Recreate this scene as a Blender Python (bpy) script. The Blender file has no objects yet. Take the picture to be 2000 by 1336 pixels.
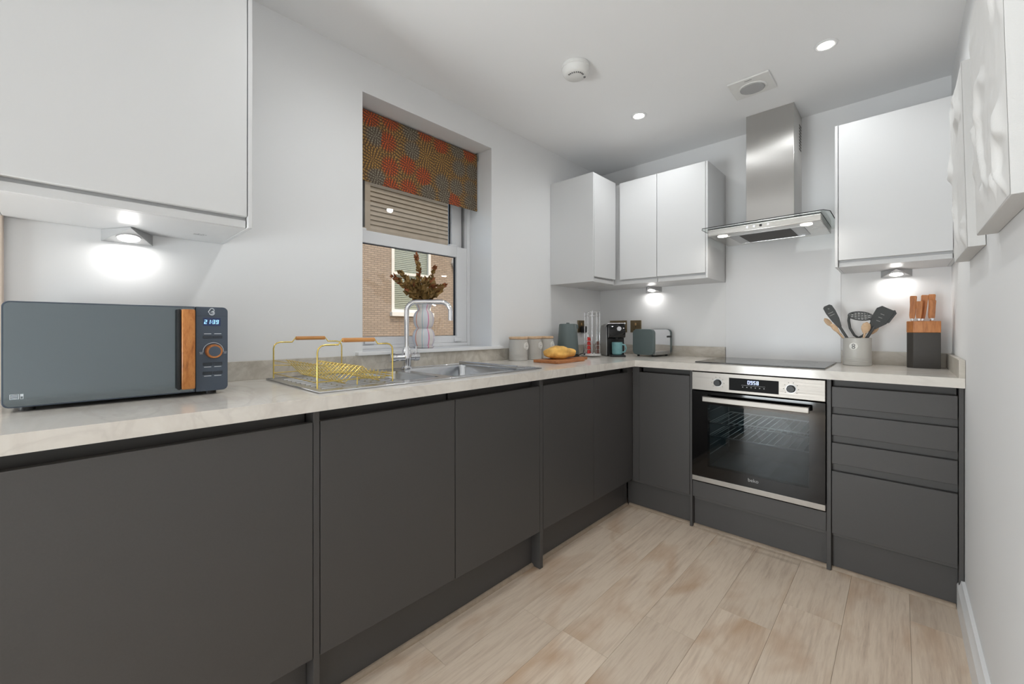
import bpy, bmesh, math, random
from mathutils import Vector, Matrix, noise as mnoise
random.seed(7)
R = math.radians
scene = bpy.context.scene
COL = scene.collection

# ------------------------------------------------------------------ camera
cam_d = bpy.data.cameras.new('camera'); cam = bpy.data.objects.new('camera', cam_d); COL.objects.link(cam)
cam.location = (1.7843, -2.9487, 1.1021)
cam.rotation_euler = (R(90), 0, R(43.199))
cam_d.sensor_width = 36.0; cam_d.sensor_fit = 'HORIZONTAL'
cam_d.lens = 808.19 / 2000 * 36.0
cam_d.shift_x = 0.0
cam_d.shift_y = -(668.0 - 642.08) / 2000.0
cam_d.clip_start = 0.02; cam_d.clip_end = 200
scene.camera = cam
# ------------------------------------------------------------------ view
vs = scene.view_settings
vs.view_transform = 'Standard'; vs.look = 'None'; vs.gamma = 1.0; vs.use_curve_mapping = False
vs.exposure = 0.15
# light levels: sky strength, sun strength, watts of each kind of lamp
G = dict(world=0.17, sun=2.3, front=51.0, down=11.5, under=0.34, hood=0.30)
# ------------------------------------------------------------------ world / sun / fill light
world = bpy.data.worlds.new('world'); scene.world = world; world.use_nodes = True
wn = world.node_tree; bg = wn.nodes['Background']
sky = wn.nodes.new('ShaderNodeTexSky'); sky.sky_type = 'NISHITA'; sky.sun_disc = False
sky.sun_elevation = R(24); sky.sun_rotation = R(80)
wn.links.new(sky.outputs[0], bg.inputs[0]); bg.inputs[1].default_value = G['world']

def lamp(name, kind, loc, rot, energy, color=(1, 1, 1), parent=None, **kw):
    d = bpy.data.lights.new(name, kind); o = bpy.data.objects.new(name, d); COL.objects.link(o)
    o.location = loc; o.rotation_euler = rot; d.energy = energy; d.color = color
    for k, v in kw.items(): setattr(d, k, v)
    if parent: o.parent = parent
    return o
sun = lamp('sun_light', 'SUN', (0, 0, 8), (0, R(33), R(-8)), G['sun'], (1.0, 0.86, 0.70), angle=R(1.0))
COOL = (0.90, 0.965, 1.0)
# added fill light behind the camera, kept low to brighten the ceiling
lamp('fill_front', 'AREA', (0.50, -5.02, 0.55), (R(90), 0, 0), G['front'], COOL, shape='RECTANGLE', size=0.86, size_y=0.90)

# ------------------------------------------------------------------ materials
def lin(c):
    def f(v):
        v /= 255.0
        return v / 12.92 if v <= 0.04045 else ((v + 0.055) / 1.055) ** 2.4
    return (f(c[0]), f(c[1]), f(c[2]), 1.0)
MATS = {}
def pm(name, col, rough=0.5, metal=0.0, bump=0.0, bscale=60.0, var=0.0, vscale=8.0, stretch=(1, 1, 1), **kw):
    """principled material with a procedural colour variation and fine relief"""
    m = bpy.data.materials.new(name); m.use_nodes = True; nt = m.node_tree
    b = nt.nodes['Principled BSDF']
    c = lin(col)
    b.inputs['Base Color'].default_value = c
    b.inputs['Roughness'].default_value = rough; b.inputs['Metallic'].default_value = metal
    for k, v in kw.items(): b.inputs[k].default_value = v
    if var or bump:
        tc = nt.nodes.new('ShaderNodeTexCoord'); mp = nt.nodes.new('ShaderNodeMapping')
        mp.inputs['Scale'].default_value = stretch
        nt.links.new(tc.outputs['Object'], mp.inputs['Vector'])
    if var:
        n = nt.nodes.new('ShaderNodeTexNoise'); n.inputs['Scale'].default_value = vscale; n.inputs['Detail'].default_value = 4
        r = nt.nodes.new('ShaderNodeValToRGB')
        r.color_ramp.elements[0].position = 0.3; r.color_ramp.elements[1].position = 0.7
        r.color_ramp.elements[0].color = tuple(max(0, x * (1 - var)) for x in c[:3]) + (1,)
        r.color_ramp.elements[1].color = tuple(min(1, x * (1 + var)) for x in c[:3]) + (1,)
        nt.links.new(mp.outputs[0], n.inputs['Vector']); nt.links.new(n.outputs['Fac'], r.inputs[0]); nt.links.new(r.outputs[0], b.inputs['Base Color'])
    if bump:
        n2 = nt.nodes.new('ShaderNodeTexNoise'); n2.inputs['Scale'].default_value = bscale; n2.inputs['Detail'].default_value = 3
        bp = nt.nodes.new('ShaderNodeBump'); bp.inputs['Strength'].default_value = bump; bp.inputs['Distance'].default_value = 0.002
        nt.links.new(mp.outputs[0], n2.inputs['Vector']); nt.links.new(n2.outputs['Fac'], bp.inputs['Height']); nt.links.new(bp.outputs[0], b.inputs['Normal'])
    MATS[name] = m
    return m
def em(name, col, strength):
    m = bpy.data.materials.new(name); m.use_nodes = True; b = m.node_tree.nodes['Principled BSDF']
    b.inputs['Base Color'].default_value = (0.02, 0.02, 0.02, 1)
    b.inputs['Emission Color'].default_value = lin(col); b.inputs['Emission Strength'].default_value = strength
    MATS[name] = m; return m
def glassy(name, tint=(255, 255, 255), ior=1.5, rough=0.0):
    """thin pane: straight-through transparency plus a Fresnel reflection"""
    m = bpy.data.materials.new(name); m.use_nodes = True; nt = m.node_tree; nt.nodes.clear()
    out = nt.nodes.new('ShaderNodeOutputMaterial'); mix = nt.nodes.new('ShaderNodeMixShader')
    tr = nt.nodes.new('ShaderNodeBsdfTransparent'); gl = nt.nodes.new('ShaderNodeBsdfGlossy'); fr = nt.nodes.new('ShaderNodeFresnel')
    tr.inputs[0].default_value = lin(tint); gl.inputs['Roughness'].default_value = rough; # a pane in air reflects alike on both faces, so the far face gets the inverse index
    ge = nt.nodes.new('ShaderNodeNewGeometry'); mi = nt.nodes.new('ShaderNodeMath'); mi.operation = 'MULTIPLY_ADD'
    mi.inputs[1].default_value = 1.0 / ior - ior; mi.inputs[2].default_value = ior
    nt.links.new(ge.outputs['Backfacing'], mi.inputs[0]); nt.links.new(mi.outputs[0], fr.inputs['IOR'])
    nt.links.new(fr.outputs[0], mix.inputs[0]); nt.links.new(tr.outputs[0], mix.inputs[1]); nt.links.new(gl.outputs[0], mix.inputs[2]); nt.links.new(mix.outputs[0], out.inputs[0])
    MATS[name] = m; return m
def N(nt, t, **kw):
    n = nt.nodes.new(t)
    for k, v in kw.items():
        if k in n.inputs: n.inputs[k].default_value = v
        else: setattr(n, k, v)
    return n
def ramp(nt, stops):
    r = nt.nodes.new('ShaderNodeValToRGB'); e = r.color_ramp.elements
    while len(e) < len(stops): e.new(0.5)
    for i, (p, c) in enumerate(stops):
        e[i].position = p; e[i].color = lin(c) if max(c) > 1 else (c[0], c[1], c[2], 1)
    return r
def wood(name, cols, rough=0.45, scale=(1, 1, 1), grain=14.0, rand=0.0, knots=0.0, dist=1.5, bump=0.1):
    """wood grain running along local Y (scale squeezes it); rand shifts the pattern and tone from object to object"""
    m = bpy.data.materials.new(name); m.use_nodes = True; nt = m.node_tree; b = nt.nodes['Principled BSDF']
    L = nt.links.new
    tc = N(nt, 'ShaderNodeTexCoord'); mp = N(nt, 'ShaderNodeMapping'); mp.inputs['Scale'].default_value = scale
    L(tc.outputs['Object'], mp.inputs['Vector'])
    oi = N(nt, 'ShaderNodeObjectInfo'); mu = N(nt, 'ShaderNodeMath', operation='MULTIPLY'); mu.inputs[1].default_value = 37.0
    L(oi.outputs['Random'], mu.inputs[0])
    n1 = N(nt, 'ShaderNodeTexNoise', noise_dimensions='4D', Scale=grain * 0.28, Detail=5.0, Roughness=0.6, Distortion=dist)
    n2 = N(nt, 'ShaderNodeTexNoise', noise_dimensions='4D', Scale=grain, Detail=6.0, Roughness=0.65, Distortion=0.4)
    for n in (n1, n2):
        L(mp.outputs[0], n.inputs['Vector']); L(mu.outputs[0], n.inputs['W'])
    mx = N(nt, 'ShaderNodeMath', operation='ADD'); h = N(nt, 'ShaderNodeMath', operation='MULTIPLY'); h.inputs[1].default_value = 0.5
    L(n1.outputs['Fac'], mx.inputs[0]); L(n2.outputs['Fac'], mx.inputs[1]); L(mx.outputs[0], h.inputs[0])
    rp = ramp(nt, cols); L(h.outputs[0], rp.inputs[0])
    last = rp.outputs[0]
    if knots:
        mp2 = N(nt, 'ShaderNodeMapping'); mp2.inputs['Scale'].default_value = (5.5, 2.2, 5); L(tc.outputs['Object'], mp2.inputs['Vector'])
        n3 = N(nt, 'ShaderNodeTexNoise', noise_dimensions='4D', Scale=1.3, Detail=3.0, Distortion=0.6); L(mp2.outputs[0], n3.inputs['Vector']); L(mu.outputs[0], n3.inputs['W'])
        r3 = ramp(nt, [(0.50, (0, 0, 0)), (0.72, (1, 1, 1))]); L(n3.outputs['Fac'], r3.inputs[0])
        ml = N(nt, 'ShaderNodeMath', operation='MULTIPLY'); ml.inputs[1].default_value = knots; L(r3.outputs[0], ml.inputs[0])
        mc = N(nt, 'ShaderNodeMix', data_type='RGBA'); mc.inputs[7].default_value = lin((176, 138, 102))
        L(ml.outputs[0], mc.inputs[0]); L(last, mc.inputs[6]); last = mc.outputs[2]
    if rand:
        hs = N(nt, 'ShaderNodeHueSaturation'); mr = N(nt, 'ShaderNodeMapRange'); mr.inputs[3].default_value = 1 - rand; mr.inputs[4].default_value = 1 + rand
        L(oi.outputs['Random'], mr.inputs[0]); L(mr.outputs[0], hs.inputs['Value']); L(last, hs.inputs['Color']); last = hs.outputs[0]
    L(last, b.inputs['Base Color']); b.inputs['Roughness'].default_value = rough
    bp = N(nt, 'ShaderNodeBump', Strength=bump, Distance=0.002); L(n2.outputs['Fac'], bp.inputs['Height']); L(bp.outputs[0], b.inputs['Normal'])
    MATS[name] = m; return m
def stone(name, base, dark, vein, rough, cloud=2.6, amount=0.6):
    m = bpy.data.materials.new(name); m.use_nodes = True; nt = m.node_tree; b = nt.nodes['Principled BSDF']; L = nt.links.new
    tc = N(nt, 'ShaderNodeTexCoord'); mp = N(nt, 'ShaderNodeMapping'); mp.inputs['Rotation'].default_value = (0, 0, R(32)); mp.inputs['Scale'].default_value = (1.0, 2.6, 2.0)
    L(tc.outputs['Object'], mp.inputs['Vector'])
    n1 = N(nt, 'ShaderNodeTexNoise', Scale=cloud, Detail=6.0, Roughness=0.62, Distortion=1.2); L(mp.outputs[0], n1.inputs['Vector'])
    r1 = ramp(nt, [(0.32, dark), (0.62, base)]); L(n1.outputs['Fac'], r1.inputs[0])
    n2 = N(nt, 'ShaderNodeTexNoise', Scale=1.7, Detail=5.0, Distortion=2.2); L(mp.outputs[0], n2.inputs['Vector'])
    r2 = ramp(nt, [(0.455, (0, 0, 0)), (0.50, (1, 1, 1)), (0.545, (0, 0, 0))]); L(n2.outputs['Fac'], r2.inputs[0])
    ml = N(nt, 'ShaderNodeMath', operation='MULTIPLY'); ml.inputs[1].default_value = amount; L(r2.outputs[0], ml.inputs[0])
    mc = N(nt, 'ShaderNodeMix', data_type='RGBA'); mc.inputs[7].default_value = lin(vein)
    L(ml.outputs[0], mc.inputs[0]); L(r1.outputs[0], mc.inputs[6]); L(mc.outputs[2], b.inputs['Base Color'])
    b.inputs['Roughness'].default_value = rough
    MATS[name] = m; return m
def brushed(name, col, rough, aniso=0.0, rot=0.0, sc=(2, 2, 300)):
    m = bpy.data.materials.new(name); m.use_nodes = True; nt = m.node_tree; b = nt.nodes['Principled BSDF']; L = nt.links.new
    tc = N(nt, 'ShaderNodeTexCoord'); mp = N(nt, 'ShaderNodeMapping'); mp.inputs['Scale'].default_value = sc; L(tc.outputs['Object'], mp.inputs['Vector'])
    n = N(nt, 'ShaderNodeTexNoise', Scale=1.5, Detail=4.0); L(mp.outputs[0], n.inputs['Vector'])
    mr = N(nt, 'ShaderNodeMapRange'); mr.inputs[3].default_value = rough * 0.8; mr.inputs[4].default_value = rough * 1.25
    L(n.outputs['Fac'], mr.inputs[0]); L(mr.outputs[0], b.inputs['Roughness'])
    b.inputs['Base Color'].default_value = lin(col); b.inputs['Metallic'].default_value = 1.0
    if aniso:
        b.inputs['Anisotropic'].default_value = aniso; b.inputs['Anisotropic Rotation'].default_value = rot
        t = N(nt, 'ShaderNodeTangent', direction_type='RADIAL', axis='Z'); L(t.outputs[0], b.inputs['Tangent'])
    MATS[name] = m; return m
def brick(name):
    m = bpy.data.materials.new(name); m.use_nodes = True; nt = m.node_tree; b = nt.nodes['Principled BSDF']; L = nt.links.new
    tc = N(nt, 'ShaderNodeTexCoord'); sp = N(nt, 'ShaderNodeSeparateXYZ'); cb = N(nt, 'ShaderNodeCombineXYZ')
    L(tc.outputs['Object'], sp.inputs[0]); L(sp.outputs['Y'], cb.inputs['X']); L(sp.outputs['Z'], cb.inputs['Y'])
    bt = N(nt, 'ShaderNodeTexBrick', Scale=1.0); bt.inputs['Color1'].default_value = lin((170, 154, 138)); bt.inputs['Color2'].default_value = lin((154, 140, 126))
    bt.inputs['Mortar'].default_value = lin((128, 118, 106)); bt.inputs['Mortar Size'].default_value = 0.008
    bt.inputs['Brick Width'].default_value = 0.16; bt.inputs['Row Height'].default_value = 0.048
    L(cb.outputs[0], bt.inputs['Vector']); L(bt.outputs['Color'], b.inputs['Base Color']); b.inputs['Roughness'].default_value = 0.9
    bp = N(nt, 'ShaderNodeBump', Strength=0.4, Distance=0.01); L(bt.outputs['Fac'], bp.inputs['Height']); bp.invert = True; L(bp.outputs[0], b.inputs['Normal'])
    MATS[name] = m; return m
def floral(name):
    m = bpy.data.materials.new(name); m.use_nodes = True; nt = m.node_tree; b = nt.nodes['Principled BSDF']; L = nt.links.new
    tc = N(nt, 'ShaderNodeTexCoord'); sp = N(nt, 'ShaderNodeSeparateXYZ'); cb = N(nt, 'ShaderNodeCombineXYZ')
    L(tc.outputs['Object'], sp.inputs[0]); L(sp.outputs['Y'], cb.inputs['X']); L(sp.outputs['Z'], cb.inputs['Y'])
    big = N(nt, 'ShaderNodeTexVoronoi', voronoi_dimensions='2D', Scale=9.5, Randomness=0.45); L(cb.outputs[0], big.inputs['Vector'])
    sc = N(nt, 'ShaderNodeSeparateColor'); L(big.outputs['Color'], sc.inputs[0])
    # blossom colour by cell: orange, mustard or slate
    hue = ramp(nt, [(0.0, (218, 96, 36)), (0.45, (218, 96, 36)), (0.46, (190, 146, 74)), (0.55, (190, 146, 74)), (0.56, (150, 144, 124)), (1.0, (150, 144, 124))])
    hue.color_ramp.interpolation = 'CONSTANT'; L(sc.outputs[0], hue.inputs[0])
    # the rim of each blossom turns mustard
    rim = ramp(nt, [(0.36, (0, 0, 0)), (0.56, (1, 1, 1))]); L(big.outputs['Distance'], rim.inputs[0])
    mc = N(nt, 'ShaderNodeMix', data_type='RGBA'); mc.inputs[7].default_value = lin((184, 142, 74)); L(rim.outputs[0], mc.inputs[0]); L(hue.outputs[0], mc.inputs[6])
    # petals: rings of short dashes round each blossom's centre, over a dark brown ground
    sv = N(nt, 'ShaderNodeVectorMath', operation='SUBTRACT'); L(cb.outputs[0], sv.inputs[0]); L(big.outputs['Position'], sv.inputs[1])
    s3 = N(nt, 'ShaderNodeSeparateXYZ'); L(sv.outputs[0], s3.inputs[0])
    an = N(nt, 'ShaderNodeMath', operation='ARCTAN2'); L(s3.outputs['Y'], an.inputs[0]); L(s3.outputs['X'], an.inputs[1])
    ra_ = N(nt, 'ShaderNodeMath', operation='MULTIPLY'); L(big.outputs['Distance'], ra_.inputs[0]); ra_.inputs[1].default_value = 8.5
    fl = N(nt, 'ShaderNodeMath', operation='FLOOR'); L(ra_.outputs[0], fl.inputs[0])
    fc = N(nt, 'ShaderNodeMath', operation='FRACT'); L(ra_.outputs[0], fc.inputs[0])
    nn = N(nt, 'ShaderNodeMath', operation='MULTIPLY_ADD'); L(fl.outputs[0], nn.inputs[0]); nn.inputs[1].default_value = 4.0; nn.inputs[2].default_value = 5.0
    pa = N(nt, 'ShaderNodeMath', operation='MULTIPLY_ADD'); L(an.outputs[0], pa.inputs[0]); L(nn.outputs[0], pa.inputs[1]); L(fl.outputs[0], pa.inputs[2])
    cs = N(nt, 'ShaderNodeMath', operation='COSINE'); L(pa.outputs[0], cs.inputs[0])
    r1 = ramp(nt, [(0.35, (0, 0, 0)), (0.62, (1, 1, 1))])
    mr0 = N(nt, 'ShaderNodeMapRange'); mr0.inputs[1].default_value = -1.0; L(cs.outputs[0], mr0.inputs[0]); L(mr0.outputs[0], r1.inputs[0])
    r2 = ramp(nt, [(0.0, (0, 0, 0)), (0.2, (1, 1, 1)), (0.8, (1, 1, 1)), (1.0, (0, 0, 0))]); L(fc.outputs[0], r2.inputs[0])
    mm0 = N(nt, 'ShaderNodeMath', operation='MULTIPLY'); L(r1.outputs[0], mm0.inputs[0]); L(r2.outputs[0], mm0.inputs[1])
    wn_ = N(nt, 'ShaderNodeTexNoise', Scale=90.0, Detail=2.0); L(cb.outputs[0], wn_.inputs['Vector'])
    tone = N(nt, 'ShaderNodeMapRange'); tone.inputs[1].default_value = 0.3; tone.inputs[2].default_value = 0.7; tone.inputs[3].default_value = 0.4; tone.inputs[4].default_value = 1.0; L(wn_.outputs['Fac'], tone.inputs[0])
    mm = N(nt, 'ShaderNodeMath', operation='MULTIPLY'); L(mm0.outputs[0], mm.inputs[0]); L(tone.outputs[0], mm.inputs[1])
    gr = N(nt, 'ShaderNodeMix', data_type='RGBA'); gr.inputs[0].default_value = 0.10; gr.inputs[6].default_value = lin((70, 54, 46)); L(mc.outputs[2], gr.inputs[7])
    mx = N(nt, 'ShaderNodeMix', data_type='RGBA'); L(gr.outputs[2], mx.inputs[6]); L(mm.outputs[0], mx.inputs[0]); L(mc.outputs[2], mx.inputs[7])
    L(mx.outputs[2], b.inputs['Base Color']); b.inputs['Roughness'].default_value = 0.9
    MATS[name] = m; return m
def stripes(name):
    """vase glaze: pale pink and white with thin coloured vertical stripes, by angle round the vase"""
    m = bpy.data.materials.new(name); m.use_nodes = True; nt = m.node_tree; b = nt.nodes['Principled BSDF']; L = nt.links.new
    tc = N(nt, 'ShaderNodeTexCoord'); sp = N(nt, 'ShaderNodeSeparateXYZ'); L(tc.outputs['Object'], sp.inputs[0])
    at = N(nt, 'ShaderNodeMath', operation='ARCTAN2'); L(sp.outputs['Y'], at.inputs[0]); L(sp.outputs['X'], at.inputs[1])
    mr = N(nt, 'ShaderNodeMapRange'); mr.inputs[1].default_value = -math.pi; mr.inputs[2].default_value = math.pi; L(at.outputs[0], mr.inputs[0])
    base = (226, 220, 216); cols = [(214, 120, 120), (176, 160, 208), (226, 152, 120), (160, 190, 200), (220, 130, 170), (190, 170, 200)]
    st = []; k = 10
    for i in range(k):
        st += [(i / k, base if i % 2 else (218, 220, 226)), ((i + 0.72) / k, cols[i % 6]), ((i + 0.86) / k, base)]
    r = ramp(nt, st); r.color_ramp.interpolation = 'CONSTANT'; L(mr.outputs[0], r.inputs[0]); L(r.outputs[0], b.inputs['Base Color'])
    b.inputs['Roughness'].default_value = 0.35
    MATS[name] = m; return m

pm('wall_paint', (232, 232, 232), 0.75, bump=0.05, bscale=220)
pm('ceiling_paint', (243, 243, 243), 0.85, bump=0.04, bscale=220)
pm('gloss_white', (226, 226, 227), 0.32, bump=0.01, bscale=40)
pm('white_trim', (236, 236, 236), 0.35, bump=0.01, bscale=90)
pm('upvc', (236, 236, 237), 0.28, bump=0.01, bscale=30)
pm('cabinet_white', (211, 211, 211), 0.42, bump=0.015, bscale=500)
pm('graphite', (72, 70, 69), 0.48, bump=0.03, bscale=900, var=0.03, vscale=300)
pm('carcass_grey', (84, 82, 80), 0.5, var=0.03)
pm('shadow_rail', (66, 64, 62), 0.5, var=0.03)
stone('worktop_stone', (230, 225, 217), (216, 209, 200), (206, 199, 191), 0.13, amount=0.4)
stone('upstand_stone', (206, 200, 190), (178, 170, 157), (160, 152, 140), 0.3, cloud=5.0, amount=0.35)
wood('floor_oak', [(0.30, (172, 152, 132)), (0.42, (203, 183, 163)), (0.54, (219, 201, 181)), (0.70, (204, 183, 162))], 0.42, (9.0, 0.60, 8), 11.0, rand=0.08, knots=0.7, dist=0.7, bump=0.06)
wood('beading_oak', [(0.3, (140, 124, 108)), (0.7, (172, 154, 134))], 0.5, (6, 6, 6), 8.0)
wood('walnut_handle', [(0.36, (118, 66, 26)), (0.47, (176, 108, 50)), (0.56, (196, 130, 68)), (0.64, (150, 88, 38))], 0.4, (9, 26, 9), 3.0, dist=1.0)
wood('acacia', [(0.34, (146, 84, 40)), (0.5, (196, 126, 70)), (0.68, (212, 148, 92))], 0.45, (30, 30, 5), 3.0, dist=0.6)
wood('board_wood', [(0.34, (120, 70, 38)), (0.5, (170, 106, 60)), (0.68, (190, 128, 78))], 0.5, (22, 5, 22), 3.0)
wood('light_wood', [(0.34, (196, 160, 124)), (0.55, (216, 184, 150)), (0.7, (206, 172, 138))], 0.5, (22, 6, 22), 3.0)
wood('rack_wood', [(0.34, (176, 112, 56)), (0.55, (206, 146, 84)), (0.7, (194, 132, 72))], 0.45, (30, 5, 30), 3.0)
brushed('steel', (196, 194, 190), 0.26)
brushed('steel_brushed', (200, 198, 195), 0.34, aniso=0.985, rot=0.0, sc=(260, 260, 2))
brushed('steel_oven', (156, 151, 145), 0.42, sc=(2, 2, 160))
pm('display_black', (9, 9, 10), 0.55, **{'Specular IOR Level': 0.2})
brushed('steel_sink', (200, 202, 205), 0.22, sc=(4, 60, 4))
pm('chrome', (225, 225, 228), 0.07, 1.0)
pm('gold_wire', (226, 200, 116), 0.22, 1.0)
pm('black_gloss', (8, 8, 9), 0.06)
pm('hob_glass', (30, 33, 33), 0.06, IOR=2.0)
pm('black_plastic', (22, 22, 23), 0.4, bump=0.02, bscale=400)
pm('dark_void', (14, 14, 15), 0.7)
pm('enamel', (92, 102, 106), 0.35)
pm('slate_blue', (70, 80, 93), 0.45, bump=0.01, bscale=300)
pm('slate_dark', (44, 51, 60), 0.5)
pm('mirror_door', (110, 118, 122), 0.12, 0.85)
pm('sage_metal', (92, 104, 104), 0.42, var=0.03)
pm('tin_grey', (192, 189, 183), 0.4, var=0.03)
pm('badge_white', (226, 224, 218), 0.5)
pm('ink_dark', (60, 60, 62), 0.6)
pm('print_white', (214, 220, 226), 0.6)
pm('print_grey', (176, 176, 176), 0.6)
pm('block_black', (62, 58, 54), 0.55, var=0.05, vscale=60)
pm('nylon', (72, 74, 74), 0.55)
pm('nylon_hole', (150, 150, 148), 0.6)
pm('bronze', (128, 112, 86), 0.34, 0.8, var=0.12, vscale=30)
pm('copper_pin', (206, 170, 120), 0.35, 0.6)
pm('teal_glaze', (112, 158, 162), 0.25, var=0.06, vscale=40)
pm('red_foil', (176, 40, 34), 0.3, 0.4)
pm('brown_foil', (92, 60, 50), 0.3, 0.4)
pm('bread_crust', (234, 176, 92), 0.75, var=0.34, vscale=18, bump=0.8, bscale=45)
pm('plaster_relief', (226, 225, 223), 0.9, bump=0.15, bscale=260)
pm('canvas_edge', (214, 213, 211), 0.9, bump=0.3, bscale=600)
pm('dry_leaf', (142, 112, 62), 0.7, var=0.3, vscale=30)
pm('rust_leaf', (140, 82, 44), 0.7, var=0.25, vscale=30)
pm('dry_stem', (110, 84, 52), 0.7)
pm('metal_grey', (168, 168, 168), 0.35, 0.7)
pm('lamp_grey', (176, 176, 176), 0.4, 0.35)
pm('detector_white', (228, 227, 224), 0.5)
pm('detector_slot', (120, 120, 120), 0.6)
pm('vent_inner', (176, 176, 176), 0.6)
pm('oven_rack', (222, 222, 220), 0.3, 0.3)
pm('blind_bar', (110, 96, 84), 0.6)
pm('weatherboard', (122, 118, 110), 0.8, var=0.08, vscale=5)
pm('house_white', (228, 230, 228), 0.5)
pm('shutter_green', (216, 214, 200), 0.6)
pm('outside_dark', (40, 60, 62), 0.3)
pm('ground_paving', (120, 116, 108), 0.9, var=0.1)
pm('beige_trim', (206, 190, 176), 0.6)
pm('tan_wall', (150, 126, 112), 0.7)
glassy('window_glass')
glassy('oven_glass', (150, 160, 164), 1.5)
glassy('hood_glass', (244, 248, 246), 1.4)
glassy('neighbour_glass', (236, 240, 240), 1.3)
em('lamp_glow', (255, 250, 240), 14.0)
em('strip_glow', (255, 252, 246), 9.0)
em('digit_blue', (150, 205, 255), 1.7)
em('digit_white', (190, 205, 255), 2.0)
em('display_blue', (6, 40, 92), 0.55)
brick('neighbour_brick'); floral('floral_fabric'); stripes('vase_glaze')

# ------------------------------------------------------------------ mesh building
class Bld:
    def __init__(s): s.bm = bmesh.new(); s.kinds = set()
    def _merge(s, bm, mat=None):
        if mat is not None: bmesh.ops.transform(bm, matrix=mat, verts=bm.verts)
        me = bpy.data.meshes.new('tmp'); bm.to_mesh(me); bm.free(); s.bm.from_mesh(me); bpy.data.meshes.remove(me); return s
    def box(s, x0, x1, y0, y1, z0, z1, bevel=0.0, seg=2, mat=None):
        b = bmesh.new(); bmesh.ops.create_cube(b, size=1.0)
        for v in b.verts: v.co = Vector(((x0 + x1) / 2 + v.co.x * (x1 - x0), (y0 + y1) / 2 + v.co.y * (y1 - y0), (z0 + z1) / 2 + v.co.z * (z1 - z0)))
        if bevel: bmesh.ops.bevel(b, geom=list(b.edges), offset=bevel, segments=seg, affect='EDGES', profile=0.5)
        s.kinds.add('flat'); return s._merge(b, mat)
    def lathe(s, prof, c=(0, 0, 0), seg=32, mat=None, ring=False):
        """ring=True closes the profile on itself (a hoop) instead of capping its ends"""
        b = bmesh.new(); rings = []; s.kinds.add('round')
        for r, z in prof:
            if r < 1e-6: rings.append([b.verts.new((c[0], c[1], c[2] + z))])
            else: rings.append([b.verts.new((c[0] + r * math.cos(2 * math.pi * i / seg), c[1] + r * math.sin(2 * math.pi * i / seg), c[2] + z)) for i in range(seg)])
        for a, d in zip(rings, rings[1:] + ([rings[0]] if ring else [])):
            for i in range(seg):
                j = (i + 1) % seg
                if len(a) == 1 and len(d) == 1: continue
                if len(a) == 1: b.faces.new((a[0], d[i], d[j]))
                elif len(d) == 1: b.faces.new((a[i], d[0], a[j]))
                else: b.faces.new((a[i], d[i], d[j], a[j]))
        if not ring and len(rings[0]) > 1: b.faces.new(rings[0])
        if not ring and len(rings[-1]) > 1: b.faces.new(rings[-1][::-1])
        bmesh.ops.recalc_face_normals(b, faces=b.faces)
        return s._merge(b, mat)
    def cyl(s, p0, p1, r, r1=None, seg=24, bevel=0.0):
        p0, p1 = Vector(p0), Vector(p1); d = p1 - p0; h = d.length; r1 = r if r1 is None else r1
        q = d.to_track_quat('Z', 'Y').to_matrix().to_4x4(); q.translation = p0
        bv = bevel
        prof = [(r - bv, 0), (r, bv), (r1, h - bv), (r1 - bv, h)] if bv else [(r, 0), (r1, h)]
        return s.lathe(prof, seg=seg, mat=q)
    def tube(s, pts, r, seg=8, closed=False, caps=True):
        pts = [Vector(p) for p in pts]; n = len(pts); b = bmesh.new(); rings = []; s.kinds.add('tube')
        rr = r if isinstance(r, (list, tuple)) else [r] * n
        up = None
        for i, p in enumerate(pts):
            if closed: t = (pts[(i + 1) % n] - pts[i - 1]).normalized()
            else: t = (pts[min(i + 1, n - 1)] - pts[max(i - 1, 0)]).normalized()
            if up is None:
                up = Vector((0, 0, 1)) if abs(t.z) < 0.9 else Vector((1, 0, 0))
            up = (up - t * up.dot(t))
            if up.length < 1e-5: up = t.orthogonal()
            up.normalize(); sd = t.cross(up)
            rings.append([b.verts.new(p + (up * math.cos(2 * math.pi * k / seg) + sd * math.sin(2 * math.pi * k / seg)) * rr[i]) for k in range(seg)])
        m = n if closed else n - 1
        for i in range(m):
            a, d = rings[i], rings[(i + 1) % n]
            for k in range(seg):
                j = (k + 1) % seg; b.faces.new((a[k], a[j], d[j], d[k]))
        if not closed and caps: b.faces.new(rings[0][::-1]); b.faces.new(rings[-1])
        bmesh.ops.recalc_face_normals(b, faces=b.faces)
        return s._merge(b)
    def prism(s, poly, axis, lo, hi, bevel=0.0, seg=2, mat=None):
        """poly: 2-D outline in the two remaining axes (in x, y, z order)"""
        b = bmesh.new(); ai = 'xyz'.index(axis); s.kinds.add('flat')
        def P(u, v, w):
            c = [u, v]; c.insert(ai, w); return c
        A = [b.verts.new(P(u, v, lo)) for u, v in poly]; B = [b.verts.new(P(u, v, hi)) for u, v in poly]; n = len(poly)
        b.faces.new(A); b.faces.new(B[::-1])
        for i in range(n):
            j = (i + 1) % n; b.faces.new((A[i], B[i], B[j], A[j]))
        bmesh.ops.recalc_face_normals(b, faces=b.faces)
        if bevel: bmesh.ops.bevel(b, geom=list(b.edges), offset=bevel, segments=seg, affect='EDGES', profile=0.5)
        return s._merge(b, mat)
    def raw(s, verts, faces, mat=None):
        b = bmesh.new(); V = [b.verts.new(v) for v in verts]
        for f in faces: b.faces.new([V[i] for i in f])
        return s._merge(b, mat)
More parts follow.
